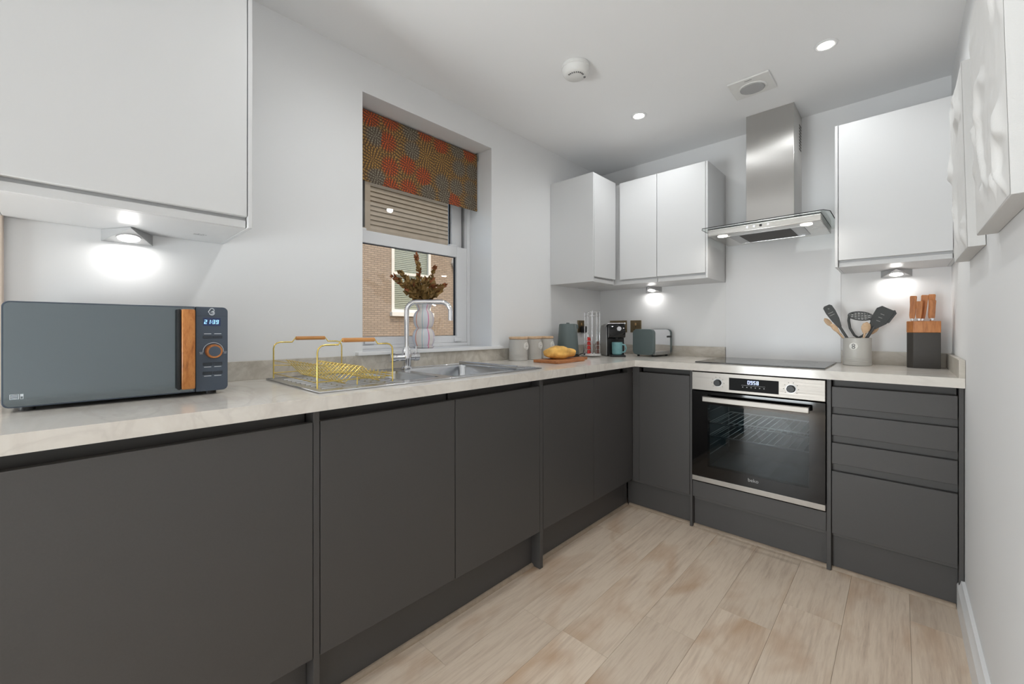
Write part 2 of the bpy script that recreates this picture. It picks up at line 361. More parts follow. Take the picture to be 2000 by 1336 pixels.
    def mesh(s, name, mat, off=None, smooth=35):
        if off is not None: bmesh.ops.translate(s.bm, vec=-Vector(off), verts=s.bm.verts)
        me = bpy.data.meshes.new(name); s.bm.to_mesh(me); s.bm.free()
        me.materials.append(MATS[mat])
        if smooth == 35: smooth = 70 if s.kinds == {'tube'} else 20 if s.kinds == {'flat'} else 35   # keep bevelled faces flat, wires round
        if smooth: me.shade_smooth(); me.set_sharp_from_angle(angle=R(smooth))
        return me
class Thing:
    """an Empty at the thing's base that parents its parts; world=True takes shapes in room coordinates"""
    def __init__(s, name, label, cat, loc=(0, 0, 0), rotz=0.0, group=None, world=False, kind=None):
        o = bpy.data.objects.new(name, None); COL.objects.link(o); s.o = o
        o.empty_display_size = 0.05; o.location = loc; o.rotation_euler = (0, 0, rotz)
        if kind: o['kind'] = kind
        if label: o['label'] = label
        if cat: o['category'] = cat
        if group: o['group'] = group
        s.off = Vector(loc) if world else None
    def add(s, name, b, mat, parent=None, label=None, smooth=35, kind=None):
        o = bpy.data.objects.new(name, b.mesh(name, mat, s.off, smooth)); COL.objects.link(o); o.parent = parent or s.o
        if label: o['label'] = label
        if kind: o['kind'] = kind
        return o
    def box(s, name, bounds, mat, bevel=0.0015, parent=None, label=None, seg=2):
        return s.add(name, Bld().box(*bounds, bevel=bevel, seg=seg), mat, parent, label)
    def text(s, name, txt, size, mat, M, parent=None, extrude=0.0003):
        return s.add(name, text_bld(txt, size, M, extrude), mat, parent, smooth=0)
def text_bld(txt, size, M, extrude):
    c = bpy.data.curves.new('t', 'FONT'); c.body = txt; c.size = size; c.extrude = extrude; c.align_x = 'CENTER'; c.align_y = 'CENTER'; c.resolution_u = 3
    o = bpy.data.objects.new('t', c); COL.objects.link(o); dg = bpy.context.evaluated_depsgraph_get(); me = bpy.data.meshes.new_from_object(o.evaluated_get(dg))
    b = Bld(); me.transform(M); b.bm.from_mesh(me); bpy.data.objects.remove(o); bpy.data.curves.remove(c); bpy.data.meshes.remove(me)
    return b
def face_mat(origin, right, up):
    """matrix that lays a flat shape (x right, y up) on a face"""
    r, u = Vector(right).normalized(), Vector(up).normalized(); n = r.cross(u)
    M = Matrix((r, u, n)).transposed().to_4x4(); M.translation = Vector(origin); return M
def single(name, b, mat, label=None, cat=None, group=None, kind=None, loc=(0, 0, 0), smooth=35, off=None):
    o = bpy.data.objects.new(name, b.mesh(name, mat, off if off is not None else loc, smooth)); COL.objects.link(o); o.location = loc
    if label: o['label'] = label
    if cat: o['category'] = cat
    if group: o['group'] = group
    if kind: o['kind'] = kind
    return o
def arc(c, r, a0, a1, n, plane='xz'):
    out = []
    for i in range(n + 1):
        a = R(a0 + (a1 - a0) * i / n); u, v = r * math.cos(a), r * math.sin(a)
        out.append({'xz': (c[0] + u, c[1], c[2] + v), 'yz': (c[0], c[1] + u, c[2] + v), 'xy': (c[0] + u, c[1] + v, c[2])}[plane])
    return out
SEG7 = {'0': 'abcdef', '1': 'bc', '2': 'abged', '3': 'abgcd', '5': 'afgcd', '8': 'abcdefg', '9': 'abcfgd'}
def digits(txt, h, M, depth=0.0004, slant=0.12, thick=0.14):
    """seven-segment digits on a face; ':' is two dots"""
    b = Bld(); w = h * 0.52; t = h * thick; x = 0.0; g = t * 0.12
    segs = {'a': (0, w, h - t, h), 'd': (0, w, 0, t), 'g': (0, w, h / 2 - t / 2, h / 2 + t / 2), 'f': (0, t, h / 2 + g, h - g), 'e': (0, t, g, h / 2 - g), 'b': (w - t, w, h / 2 + g, h - g), 'c': (w - t, w, g, h / 2 - g)}
    total = sum(0.22 * h if ch == ':' else w + 0.2 * h for ch in txt) - 0.2 * h; x = -total / 2
    S = Matrix.Identity(4); S[0][1] = slant
    for ch in txt:
        if ch == ':':
            for zz in (0.3, 0.65): b.box(x, x + t, h * zz - h / 2, h * zz + t - h / 2, 0, depth, mat=M @ S)
            x += 0.22 * h; continue
        for k in SEG7[ch]:
            x0, x1, z0, z1 = segs[k]; b.box(x + x0, x + x1, z0 - h / 2, z1 - h / 2, 0, depth, mat=M @ S)
        x += w + 0.2 * h
    return b

# ------------------------------------------------------------------ room shell
CH, W = 2.3438, 1.966
FL = Thing('floor', None, None, (0, 0, 0), world=True, kind='structure')
FL.add('subfloor', Bld().box(0.0, W, -5.0, 0.0, -0.06, -0.006), 'shadow_rail')
edges = [0.884 + 0.18535 * k for k in range(-5, 7)]
joint0 = {-3: -1.50, -2: -0.93, -1: -0.55, 0: -1.72, 1: -1.44, 2: -1.197, 3: -0.99, 4: -1.60, 5: -0.78}
for k, x0 in enumerate(edges[:-1]):
    j = joint0.get(k - 5, -0.4 - 0.37 * ((k * 5) % 3)); y = j + 1.18
    x1 = min(x0 + 0.18535, W - 0.001)
    if x0 > W - 0.02: continue
    while y > -5.0:
        y1, y0 = min(y, 0.0), max(y - 1.18, -5.0)
        if y1 - y0 > 0.02 and (x1 > 0.5 or y0 < -3.1):
            cx, cy = (x0 + x1) / 2, (y0 + y1) / 2
            o = bpy.data.objects.new('plank', Bld().box(x0 + .0003, x1 - .0003, y0 + .0003, y1 - .0003, -0.006, 0.0, bevel=0.0006, seg=1).mesh('plank', 'floor_oak', (cx, cy, 0), 0))
            COL.objects.link(o); o.location = (cx, cy, 0); o.parent = FL.o
        y -= 1.18
WY0, WY1, WZ0, WZ1 = -2.042, -1.2276, 0.980, 2.182      # window opening in the left wall
b = Bld(); X0 = -0.30
b.box(X0, 0, -5.2, WY0, 0, CH).box(X0, 0, WY1, 0.2, 0, CH).box(X0, 0, WY0, WY1, 0, WZ0).box(X0, 0, WY0, WY1, WZ1, CH)
single('wall_left', b, 'wall_paint', kind='structure')
single('wall_back', Bld().box(0, W + 0.14, 0, 0.2, 0, CH), 'wall_paint', kind='structure')
FY = -5.0             # wall behind the camera, with an opening added for the fill light
single('wall_right', Bld().box(W, W + 0.14, FY, 0, 0, CH), 'wall_paint', kind='structure')
b = Bld(); b.box(0, 0.05, FY - 0.2, FY, 0, CH).box(0.95, W + 0.14, FY - 0.2, FY, 0, CH).box(0.05, 0.95, FY - 0.2, FY, 0, 0.08).box(0.05, 0.95, FY - 0.2, FY, 1.05, CH)
single('wall_front', b, 'wall_paint', kind='structure')
single('ceiling', Bld().box(-0.3, W + 0.14, FY - 0.2, 0.2, CH, CH + 0.25), 'ceiling_paint', kind='structure')
b = Bld(); b.prism([(0, 0), (-0.020, 0), (-0.020, 0.095), (-0.013, 0.108), (-0.010, 0.122), (0, 0.122)], 'y', -5.0, -0.5560, mat=Matrix.Translation((W, 0, 0)))
single('baseboard_right', b, 'white_trim', kind='structure')
def quarter(r): return [(0, 0)] + [(r * math.cos(R(a)), r * math.sin(R(a))) for a in (0, 22, 45, 68, 90)]
PF = {'L': 0.532, 'B': 0.552}      # plinth front, set back behind the doors
tr = 1
def beading(run, s0, s1):
    global tr
    b = Bld()
    if run == 'L': b.prism([(PF['L'] + u, z) for u, z in quarter(0.014)], 'y', s0, s1)
    else: b.prism([(-PF['B'] - u, z) for u, z in quarter(0.014)], 'x', s0, s1)
    single('trim_%d' % tr, b, 'beading_oak', kind='structure'); tr += 1
beading('L', -3.08, -2.4845); beading('L', -2.4645, -1.4822); beading('L', -1.4602, -0.566)
beading('B', 0.546, 0.9250); beading('B', 0.9400, 1.5370); beading('B', 1.5545, 1.9440)
single('trim_%d' % tr, Bld().box(0, 0.022, -3.118, -3.0745, 0, 2.1, bevel=0.003), 'beige_trim', kind='structure')

# ------------------------------------------------------------------ window (left wall) with sashes and sill
WN = Thing('window_1', None, None, (-0.2, (WY0 + WY1) / 2, WZ0), world=True, kind='structure')
WN.box('window_sill', (-0.196, 0.032, WY0 - 0.035, WY1 + 0.072, 0.981, 0.998), 'white_trim', 0.003)
def ring(b, x0, x1, y0, y1, z0, z1, l, r, bt, t, bev=0.003):
    b.box(x0, x1, y0, y0 + l, z0, z1, bev); b.box(x0, x1, y1 - r, y1, z0, z1, bev)
    b.box(x0, x1, y0 + l, y1 - r, z0, z0 + bt, bev); b.box(x0, x1, y0 + l, y1 - r, z1 - t, z1, bev); return b
WN.add('window_frame', ring(Bld(), -0.292, -0.192, WY0, WY1, 0.998, WZ1, 0.028, 0.024, 0.02, 0.028), 'upvc')
b = Bld()
for x in (-0.236, -0.2255): b.box(x - 0.0025, x + 0.0025, WY1 - 0.034, WY1 - 0.024, 1.60, WZ1 - 0.03)
WN.add('sash_track', b, 'metal_grey')
lo = WN.add('lower_sash', ring(Bld(), -0.234, -0.198, WY0 + 0.028, WY1 - 0.024, 1.018, 1.604, 0.072, 0.080, 0.042, 0.064), 'upvc')
WN.add('pane', Bld().box(-0.218, -0.214, WY0 + 0.09, WY1 - 0.094, 1.05, 1.55), 'window_glass', lo)
WN.add('seal', ring(Bld(), -0.2155, -0.2125, WY0 + 0.098, WY1 - 0.102, 1.058, 1.542, 0.006, 0.016, 0.004, 0.006, 0.0), 'slate_dark', lo)
up = WN.add('upper_sash', ring(Bld(), -0.282, -0.240, WY0 + 0.028, WY1 - 0.024, 1.56, WZ1 - 0.03, 0.072, 0.084, 0.045, 0.06), 'upvc')
WN.add('pane', Bld().box(-0.264, -0.260, WY0 + 0.09, WY1 - 0.098, 1.59, WZ1 - 0.08), 'window_glass', up)
WN.add('seal', ring(Bld(), -0.2605, -0.2575, WY0 + 0.098, WY1 - 0.106, 1.60, WZ1 - 0.088, 0.004, 0.013, 0.003, 0.003, 0.0), 'slate_dark', up)
for y in (WY0 + 0.10, WY1 - 0.125):
    WN.add('sash_catch', Bld().box(-0.232, -0.204, y - 0.026, y + 0.026, 1.6035, 1.617, 0.004), 'upvc', lo)
for y in (WY0 + 0.135, WY1 - 0.10):
    WN.add('sash_lift', Bld().box(-0.199, -0.186, y - 0.028, y + 0.028, 1.024, 1.05, 0.005), 'upvc', lo)

BL = Thing('roller_blind', 'brown and orange floral roller blind hanging half lowered in the window', 'blind', (-0.115, -1.64, 1.82), world=True)
BL.box('fabric', (-0.116, -0.1148, WY0 + 0.006, -1.2405, 1.836, 2.158), 'floral_fabric', 0)
BL.add('roller', Bld().cyl((-0.136, WY0 + 0.012, 2.158), (-0.136, -1.2405, 2.158), 0.021, bevel=0.001), 'floral_fabric')
BL.add('bottom_bar', Bld().box(-0.120, -0.111, WY0 + 0.006, -1.2405, 1.822, 1.838, 0.003), 'floral_fabric')
b = Bld().box(-0.160, -0.112, -1.2385, -1.2290, 2.135, WZ1 - 0.001, 0.002).cyl((-0.136, -1.2395, 2.158), (-0.136, -1.229, 2.158), 0.013)
BL.add('bracket', b, 'metal_grey')
b = Bld().box(-0.160, -0.112, WY0 + 0.001, WY0 + 0.010, 2.135, WZ1 - 0.001, 0.002)
BL.add('bracket', b, 'metal_grey')

# ------------------------------------------------------------------ neighbouring house seen through the window
GRD = single('ground', Bld().box(-16, -0.3, -12, 14, -0.5, -0.35), 'ground_paving', kind='structure')
NH = Thing('neighbour_house', 'tan brick house with boarded upper storey seen through the window', 'house', (-7.2, 3, -0.35), world=True)
ny0, ny1, nz0, nz1 = 2.24, 3.36, 1.50, 3.18
b = Bld(); b.box(-7.4, -7.0, -5, ny0, -0.4, 3.36).box(-7.4, -7.0, ny1, 12, -0.4, 3.36).box(-7.4, -7.0, ny0, ny1, -0.4, nz0).box(-7.4, -7.0, ny0, ny1, nz1, 3.36)
NH.add('brick_wall', b, 'neighbour_brick')
NH.add('upper_wall', Bld().box(-7.4, -7.02, -5, 12, 3.36, 5.9), 'slate_dark')
k = 0; z = 3.37
while z < 5.8:
    NH.add('board', Bld().prism([(-7.02, z), (-6.975, z), (-7.005, z + 0.112), (-7.02, z + 0.112)], 'y', 1.68, 12), 'weatherboard', smooth=0); z += 0.108
NH.add('corner_board', Bld().box(-7.03, -6.955, 1.55, 1.68, 3.37, 5.9, 0.004), 'weatherboard')
NH.add('ledge', Bld().box(-7.03, -6.93, -5, 12, 3.30, 3.37, 0.005), 'weatherboard')
NH.add('shade_eave', Bld().box(-7.4, -5.95, -5, 12, 5.9, 6.1, 0.01), 'weatherboard')  # unseen overhang, added and sized to shade the upper boards
fr = NH.add('window_frame', ring(Bld(), -7.08, -6.99, ny0, ny1, nz0, nz1, 0.075, 0.075, 0.075, 0.075), 'house_white')
NH.add('meeting_rail', Bld().box(-7.07, -7.0, ny0 + 0.075, ny1 - 0.075, 2.40, 2.46, 0.004), 'house_white', fr)
NH.add('pane', Bld().box(-7.045, -7.04, ny0 + 0.06, ny1 - 0.06, nz0 + 0.06, nz1 - 0.06), 'neighbour_glass', fr)
NH.add('window_sill', Bld().box(-7.05, -6.90, ny0 - 0.04, ny1 + 0.04, nz0 - 0.10, nz0, 0.006), 'house_white')
b = Bld(); z = nz0 + 0.09
while z < nz1 - 0.08:
    b.box(-7.085, -7.060, ny0 + 0.06, ny1 - 0.06, z, z + 0.034); z += 0.046
NH.add('blind_slats', b, 'shutter_green', smooth=0, kind='stuff')
NH.add('room_back', Bld().box(-7.4, -7.2, ny0, ny1, nz0, nz1), 'outside_dark')
DP = Thing('downpipe', 'white rainwater pipe with hopper head on the brick house outside', 'drainpipe', (-6.94, 4.15, -0.35), world=True)
DP.add('pipe', Bld().cyl((-6.94, 4.15, -0.35), (-6.94, 4.15, 2.72), 0.045, seg=16), 'house_white')
DP.add('hopper', Bld().prism([(4.06, 3.02), (4.30, 3.02), (4.28, 2.86), (4.19, 2.72), (4.11, 2.72), (4.02, 2.86)], 'x', -7.0, -6.86, 0.008), 'house_white')

# ------------------------------------------------------------------ base cabinets
DX, ZB, ZT, HW, TW = 0.582, 0.1736, 0.8389, 0.9115, 0.0382
def m_box(run, s0, s1, d0, d1, z0, z1):
    return (d0, d1, s0, s1, z0, z1) if run == 'L' else (s0, s1, -d1, -d0, z0, z1)
def base(name, label, run, s0, s1, doors=(), panels=(), fillers=(), carcass_top=0.83, depth=0.555, carcass0=None):
    mid = (s0 + s1) / 2
    T = Thing(name, label, 'cabinet', (0.3, mid, 0) if run == 'L' else (mid, -0.3, 0), world=True)
    p0 = max([p[1] for p in panels if p[1] < mid] + [s0]); p1 = min([p[0] for p in panels if p[0] > mid] + [s1])
    T.box('plinth', m_box(run, p0 + .0008, p1 - .0008, 0.50, PF[run] - 0.0008, 0.001, 0.152), 'graphite', 0.0008)
    for a, c in panels: T.box('end_panel', m_box(run, a, c, 0.02, DX, 0.001, 0.8725), 'graphite', 0.0012)
    for a, c in fillers: T.box('filler', m_box(run, a, c, 0.545, DX - 0.004, ZB, 0.8725), 'graphite', 0.001)
    if carcass_top: T.box('carcass', m_box(run, (carcass0 or p0) + .001, p1 - .001, 0.03, depth, 0.154, carcass_top), 'carcass_grey', 0.0005)
    for a, c in doors:
        T.box('door', m_box(run, a, c, depth + 0.004, DX, ZB, ZT), 'graphite', 0.0022)
        T.box('handle_rail', m_box(run, a + .003, c - .004, 0.50, 0.532, 0.8305, 0.8725), 'shadow_rail', 0.0005)
    return T
DW = base('dishwasher_cabinet', 'dark grey handleless base unit below the microwave with one wide door', 'L', -3.10, -2.466, [(-3.080, -2.4845)], [(-3.10, -3.082), (-2.4830, -2.4660)])
SK = base('sink_cabinet', 'dark grey two-door base unit below the sink', 'L', -2.4655, -1.4585, [(-2.4640, -1.9762), (-1.9736, -1.4830)], [(-1.4815, -1.4600)], carcass_top=0.70)
CL = base('corner_cabinet', 'dark grey two-door base unit below the bread board in the corner', 'L', -1.4595, -0.56, [(-1.4575, -1.0276), (-1.0252, -0.6440)], [], [(-0.6420, -0.5790)])
CB = base('narrow_cabinet', 'narrow dark grey one-door base unit left of the oven', 'B', 0.5335, 0.9393, [(0.6240, 0.9240)], [(0.9256, 0.9393)], [(0.5790, 0.6225)], carcass0=0.56)
OH = base('oven_housing', 'dark grey housing unit framing the built-in oven', 'B', 0.9398, 1.5368, [], [], [], carcass_top=None)
OH.box('lower_panel', (0.941, 1.5358, -DX, -0.56, ZB, 0.2610), 'graphite', 0.0015)
OH.box('back_panel', (0.941, 1.5358, -0.04, -0.02, 0.15, 0.872), 'carcass_grey')
OH.box('base_shelf', (0.941, 1.5358, -0.556, -0.041, 0.152, 0.255), 'carcass_grey')
DR = base('drawer_cabinet', 'dark grey unit of four drawers against the right wall', 'B', 1.5373, 1.9640, [], [(1.5373, 1.5539), (1.9500, 1.9640)], [])
for i, (z0, z1) in enumerate([(0.7465, 0.8395), (0.6185, 0.7150), (0.4905, 0.5855), (ZB, 0.4565)]):
    f = DR.box('drawer_front', (1.5562, 1.9474, -DX, -0.558, z0, z1), 'graphite', 0.0022)
    DR.box('handle_rail', (1.5562, 1.9460, -0.545, -0.525, z1 - 0.005, z1 + 0.029), 'shadow_rail', 0.0005)
# ------------------------------------------------------------------ worktop with upstands
WK = Thing('worktop', 'pale veined stone-effect L-shaped kitchen worktop with upstand', 'worktop', (0.3, -1.5, HW - TW), world=True)
wd = 0.6111; z0, z1 = HW - TW, HW
SX0, SX1, SY0, SY1 = 0.085, 0.525, -2.150, -1.500       # cut-out for the bowls
b = Bld()
b.box(0.001, SX0, -3.10, -wd, z0, z1).box(SX1, wd, -3.10, -wd, z0, z1).box(SX0, SX1, -3.10, SY0, z0, z1).box(SX0, SX1, SY1, -wd, z0, z1).box(0.001, 1.9645, -wd, -0.001, z0, z1)
bmesh.ops.remove_doubles(b.bm, verts=b.bm.verts, dist=1e-5)
WK.add('top', b, 'worktop_stone', smooth=0)
UZ = 0.9815
WK.box('upstand', (0.001, 0.0185, -3.10, -0.020, HW, UZ), 'upstand_stone', 0.0012)
WK.box('upstand', (0.019, 0.9465, -0.0185, -0.001, HW, UZ), 'upstand_stone', 0.0012)
WK.box('upstand', (1.5425, 1.9470, -0.0185, -0.001, HW, UZ), 'upstand_stone', 0.0012)
WK.box('upstand', (1.9480, 1.9650, -0.610, -0.001, HW, UZ), 'upstand_stone', 0.0012)

# ------------------------------------------------------------------ wall cabinets
UD, UZB, UZT, UDB = 0.347, 1.4075, 2.1094, 1.4400
def upper(name, label, run, s0, s1, doors, panels, back0=0.001):
    mid = (s0 + s1) / 2
    T = Thing(name, label, 'cabinet', (0.17, mid, UZB) if run == 'L' else (mid, -0.17, UZB), world=True)
    p0 = max([p[1] for p in panels if p[1] < mid] + [s0]); p1 = min([p[0] for p in panels if p[0] > mid] + [s1])
    T.box('carcass', m_box(run, p0 + .0005, p1 - .0005, back0, 0.322, UZB, UZT), 'cabinet_white', 0.0008)
    for a, c in panels: T.box('end_panel', m_box(run, a, c, back0, UD, UZB - 0.0005, UZT), 'cabinet_white', 0.0012)
    for a, c in doors:
        T.box('door', m_box(run, a, c, 0.3265, UD - 0.0005, UDB, UZT), 'cabinet_white', 0.0022)
        T.box('handle_rail', m_box(run, a + .001, c - .001, 0.3225, 0.334, UZB + 0.0005, UDB - 0.010), 'cabinet_white', 0.0008)
    return T
UL = upper('wall_cabinet', 'wide white handleless wall cabinet above the microwave', 'L', -3.095, -2.5718, [(-3.074, -2.5852)], [(-3.095, -3.077), (-2.5832, -2.5718)])
b = Bld()
for i, (u, v, w, h) in enumerate([(0.0, 0.0, 0.030, 0.0014), (0.0, 0.008, 0.014, 0.004), (0.018, 0.008, 0.004, 0.004), (0.024, 0.008, 0.003, 0.004), (0.030, 0.007, 0.004, 0.006), (0.010, 0.016, 0.006, 0.003), (0.022, 0.016, 0.005, 0.003)]):
    b.box(0.12 + v, 0.12 + v + h, -2.68 + u, -2.68 + u + w, UZB - 0.0006, UZB - 0.0002)
UL.add('printed_label', b, 'print_grey', smooth=0)
UC = upper('wall_cabinet', 'narrow white wall cabinet on the left wall beyond the window', 'L', -0.6574, -0.348, [(-0.6440, -0.3690)], [(-0.6574, -0.6460)])
UM = upper('wall_cabinet', 'white two-door wall cabinet left of the extractor hood', 'B', 0.001, 0.9448, [(0.3640, 0.6288), (0.6312, 0.9310)], [(0.9330, 0.9448)])
UR = upper('wall_cabinet', 'white one-door wall cabinet right of the extractor hood', 'B', 1.5455, 1.9640, [(1.5597, 1.9500)], [(1.5455, 1.5577), (1.9520, 1.9640)])

def wedge_lamp(label, run, s, e=G['under']):
    w, d, h = 0.060, 0.105, 0.036
    loc = (0, s, UZB) if run == 'L' else (s, 0, UZB); rz = 0 if run == 'L' else R(-90)
    T = Thing('under_cabinet_light', label, 'light', loc, rz, 'wedge lights below the wall cabinets')
    zz = -0.0008
    T.add('housing', Bld().raw([(0.001, -w, zz), (0.001, w, zz), (d, 0, zz), (0.001, -w, -h), (0.001, w, -h), (d, 0, zz - 0.003)],
          [(0, 1, 2), (3, 5, 4), (0, 2, 5, 3), (1, 4, 5, 2), (0, 3, 4, 1)]), 'lamp_grey', smooth=0)
    n = Vector((h - 0.004, 0, -d)).normalized(); c = Vector((0.040, 0, -h + (h - 0.004) * 0.040 / d)) + n * 0.0008
    q = n.to_track_quat('Z', 'Y').to_matrix().to_4x4(); q.translation = c
    T.add('lens', Bld().lathe([(0.0, 0.0012), (0.026, 0.0012), (0.026, 0.0)], mat=q), 'strip_glow')
    T.add('lens_ring', Bld().lathe([(0.026, 0.0), (0.026, 0.0016), (0.030, 0.0016), (0.030, 0.0)], mat=q, ring=True), 'metal_grey')
    l = lamp('light_source', 'AREA', c + n * 0.004, (0, 0, 0), e, (1.0, 0.985, 0.96), T.o, shape='DISK', size=0.045)
    l.rotation_euler = n.to_track_quat('-Z', 'Y').to_euler()
    return T
wedge_lamp('lit grey wedge light under the cabinet above the microwave', 'L', -2.8265)
wedge_lamp('lit grey wedge light under the cabinet above the toaster', 'B', 0.455)
wedge_lamp('lit grey wedge light under the cabinet above the knife block', 'B', 1.768)

# ------------------------------------------------------------------ splashback, hob, hood
single('glass_splashback', Bld().box(0.9475, 1.5418, -0.0075, -0.001, HW + 0.0005, 1.666, 0.001), 'gloss_white', 'glossy white glass splashback panel behind the hob', 'splashback', loc=(1.245, -0.004, HW), off=(1.245, -0.004, HW))
HB = Thing('induction_hob', 'black glass induction hob set into the worktop above the oven', 'hob', (1.232, -0.285, HW), world=True)
HB.box('glass_top', (0.937, 1.527, -0.535, -0.045, HW + 0.0005, HW + 0.0065), 'hob_glass', 0.0015)
for x, y, r in [(1.08, -0.17, 0.09), (1.38, -0.17, 0.075), (1.08, -0.39, 0.075), (1.38, -0.39, 0.09)]:
    b = Bld().lathe([(r, 0), (r, 0.0002), (r + 0.0015, 0.0002), (r + 0.0015, 0)], (x, y, HW + 0.0066), 48, ring=True); HB.add('zone_ring', b, 'print_grey')
HD = Thing('extractor_hood', 'stainless steel chimney extractor hood with glass canopy above the hob', 'extractor hood', (1.245, -0.25, 1.62), world=True)
ch = HD.add('chimney', Bld().box(1.1245, 1.3595, -0.2415, -0.001, 1.668, CH - 0.0005, 0.0015), 'steel_brushed')
b = Bld()
for i in range(4):
    for j in range(9): b.box(1.3592, 1.3604, -0.085 + i * 0.016, -0.085 + i * 0.016 + 0.010, 2.135 + j * 0.017, 2.135 + j * 0.017 + 0.008)
HD.add('chimney_vent', b, 'dark_void', ch, smooth=0, kind='stuff')
gp = [(0.957, -0.03), (0.957, -0.48), (0.972, -0.522), (1.518, -0.522), (1.5400, -0.48), (1.5400, -0.03)]
HD.add('glass_canopy', Bld().prism(gp, 'z', 1.6605, 1.6650, 0.001), 'hood_glass')
HD.add('canopy_edge', Bld().tube([(x, y, 1.6632) for x, y in [(0.9565, -0.03), (0.9565, -0.48), (0.9715, -0.5225), (1.5185, -0.5225), (1.5405, -0.48), (1.5405, -0.03)]], 0.0018, 6), 'dark_void')
bd = HD.box('body', (0.990, 1.507, -0.488, -0.10, 1.622, 1.659), 'steel', 0.003)
HD.box('body_gasket', (0.9895, 1.5075, -0.4885, -0.10, 1.6560, 1.6595), 'dark_void', 0.0005)
HD.box('filter_frame', (1.075, 1.425, -0.42, -0.16, 1.6195, 1.6225), 'metal_grey', 0.001)
b = Bld()
for i in range(26): b.box(1.13, 1.37, -0.40 + i * 0.0085, -0.40 + i * 0.0085 + 0.006, 1.6178, 1.6198)
HD.add('filter_mesh', b, 'block_black', smooth=0, kind='stuff')
HD.add('filter_pull', Bld().tube([(1.10, -0.175, 1.617), (1.40, -0.175, 1.617)], 0.003, 6), 'chrome')
for x in (1.055, 1.442):
    HD.add('hood_lamp', Bld().lathe([(0.0, -0.0022), (0.024, -0.0022), (0.026, 0.0)], (x, -0.440, 1.622)), 'lamp_glow')
    lamp('hood_light', 'AREA', Vector((x, -0.440, 1.617)) - HD.off, (0, 0, 0), G['hood'], (1.0, 0.96, 0.9), HD.o, shape='DISK', size=0.045)
for x in (1.19, 1.222, 1.286): HD.add('button', Bld().cyl((x, -0.4878, 1.642), (x, -0.4905, 1.642), 0.006, seg=16), 'chrome')
HD.box('button', (1.246, 1.258, -0.4895, -0.4876, 1.636, 1.648), 'black_gloss', 0.0008)

# ------------------------------------------------------------------ built-in oven
OV = Thing('built_in_oven', 'stainless steel and black glass built-in oven below the hob', 'oven', (1.2395, -0.35, 0.262), world=True)
ox0, ox1, oy = 0.9440, 1.5350, -0.600
cp = OV.box('control_panel', (ox0, ox1, oy, -0.560, 0.7685, 0.8665), 'steel_oven', 0.002)
OV.box('display', (1.1320, 1.3535, oy - 0.0012, oy + 0.001, 0.7830, 0.8470), 'display_black', 0.0006, cp)
OV.add('clock_digits', digits('09:58'.replace(':', ''), 0.0185, face_mat((1.243, oy - 0.0013, 0.829), (1, 0, 0), (0, 0, 1)), slant=0.0, thick=0.13), 'digit_white', cp, smooth=0)
b = Bld().box(1.190, 1.296, oy - 0.0016, oy - 0.0012, 0.8125, 0.8137)
for i in range(6): b.box(1.194 + i * 0.019, 1.199 + i * 0.019, oy - 0.0016, oy - 0.0012, 0.8020, 0.8065)
OV.add('display_icons', b, 'print_grey', cp, smooth=0)
for x in (1.0773, 1.4036):
    kn = OV.add('knob', Bld().cyl((x, oy, 0.8155), (x, oy - 0.020, 0.8155), 0.0185, 0.0165, 32, 0.0015), 'black_plastic')
    OV.add('knob_ring', Bld().lathe([(0.0185, 0), (0.0185, 0.002), (0.0215, 0.002), (0.0215, 0)], mat=face_mat((x, oy, 0.8155), (1, 0, 0), (0, 0, 1)), ring=True), 'metal_grey', kn)
    b = Bld()
    for a in range(-130, 131, 37):
        cx, cz = x + 0.030 * math.sin(R(a)), 0.8155 + 0.030 * math.cos(R(a)); b.box(cx - 0.0016, cx + 0.0016, oy - 0.0004, oy, cz - 0.0016, cz + 0.0016)
    OV.add('dial_marks', b, 'ink_dark', cp, smooth=0)
wx0, wx1, wz0, wz1 = 1.026, 1.474, 0.3590, 0.6950
dr = OV.add('door', Bld().box(ox0, wx0, oy, -0.566, 0.2995, 0.7620).box(wx1, ox1, oy, -0.566, 0.2995, 0.7620).box(wx0, wx1, oy, -0.566, 0.2995, wz0).box(wx0, wx1, oy, -0.566, wz1, 0.7620), 'black_gloss', smooth=0)
OV.add('door_window', Bld().box(wx0 - 0.004, wx1 + 0.004, oy + 0.0008, oy + 0.004, wz0 - 0.004, wz1 + 0.004), 'oven_glass', dr, smooth=0)
OV.box('bottom_trim', (ox0, ox1, oy + 0.002, -0.566, 0.2700, 0.2975), 'steel_oven', 0.0015)
OV.add('logo', text_bld('beko', 0.024, face_mat((1.2435, oy - 0.0003, 0.3360), (1, 0, 0), (0, 0, 1)), 0.0002), 'print_grey', dr, smooth=0)
hn = OV.add('handle', Bld().box(1.013, 1.481, -0.652, -0.640, 0.7140, 0.7430, 0.004), 'steel_oven')
for x in (1.026, 1.468): OV.add('handle_post', Bld().box(x - 0.008, x + 0.008, -0.642, oy + 0.0005, 0.720, 0.737, 0.002), 'steel_oven', hn)
b = Bld(); t = 0.004   # cavity liner, open to the front
cx0, cx1, cy0, cy1, cz0, cz1 = 1.000, 1.480, -0.560, -0.130, 0.330, 0.700
b.box(cx0 - t, cx0, cy0, cy1, cz0, cz1).box(cx1, cx1 + t, cy0, cy1, cz0, cz1).box(cx0, cx1, cy0, cy1, cz0 - t, cz0).box(cx0, cx1, cy0, cy1, cz1, cz1 + t).box(cx0, cx1, cy1, cy1 + t, cz0, cz1)
OV.add('cavity', b, 'enamel', smooth=0)
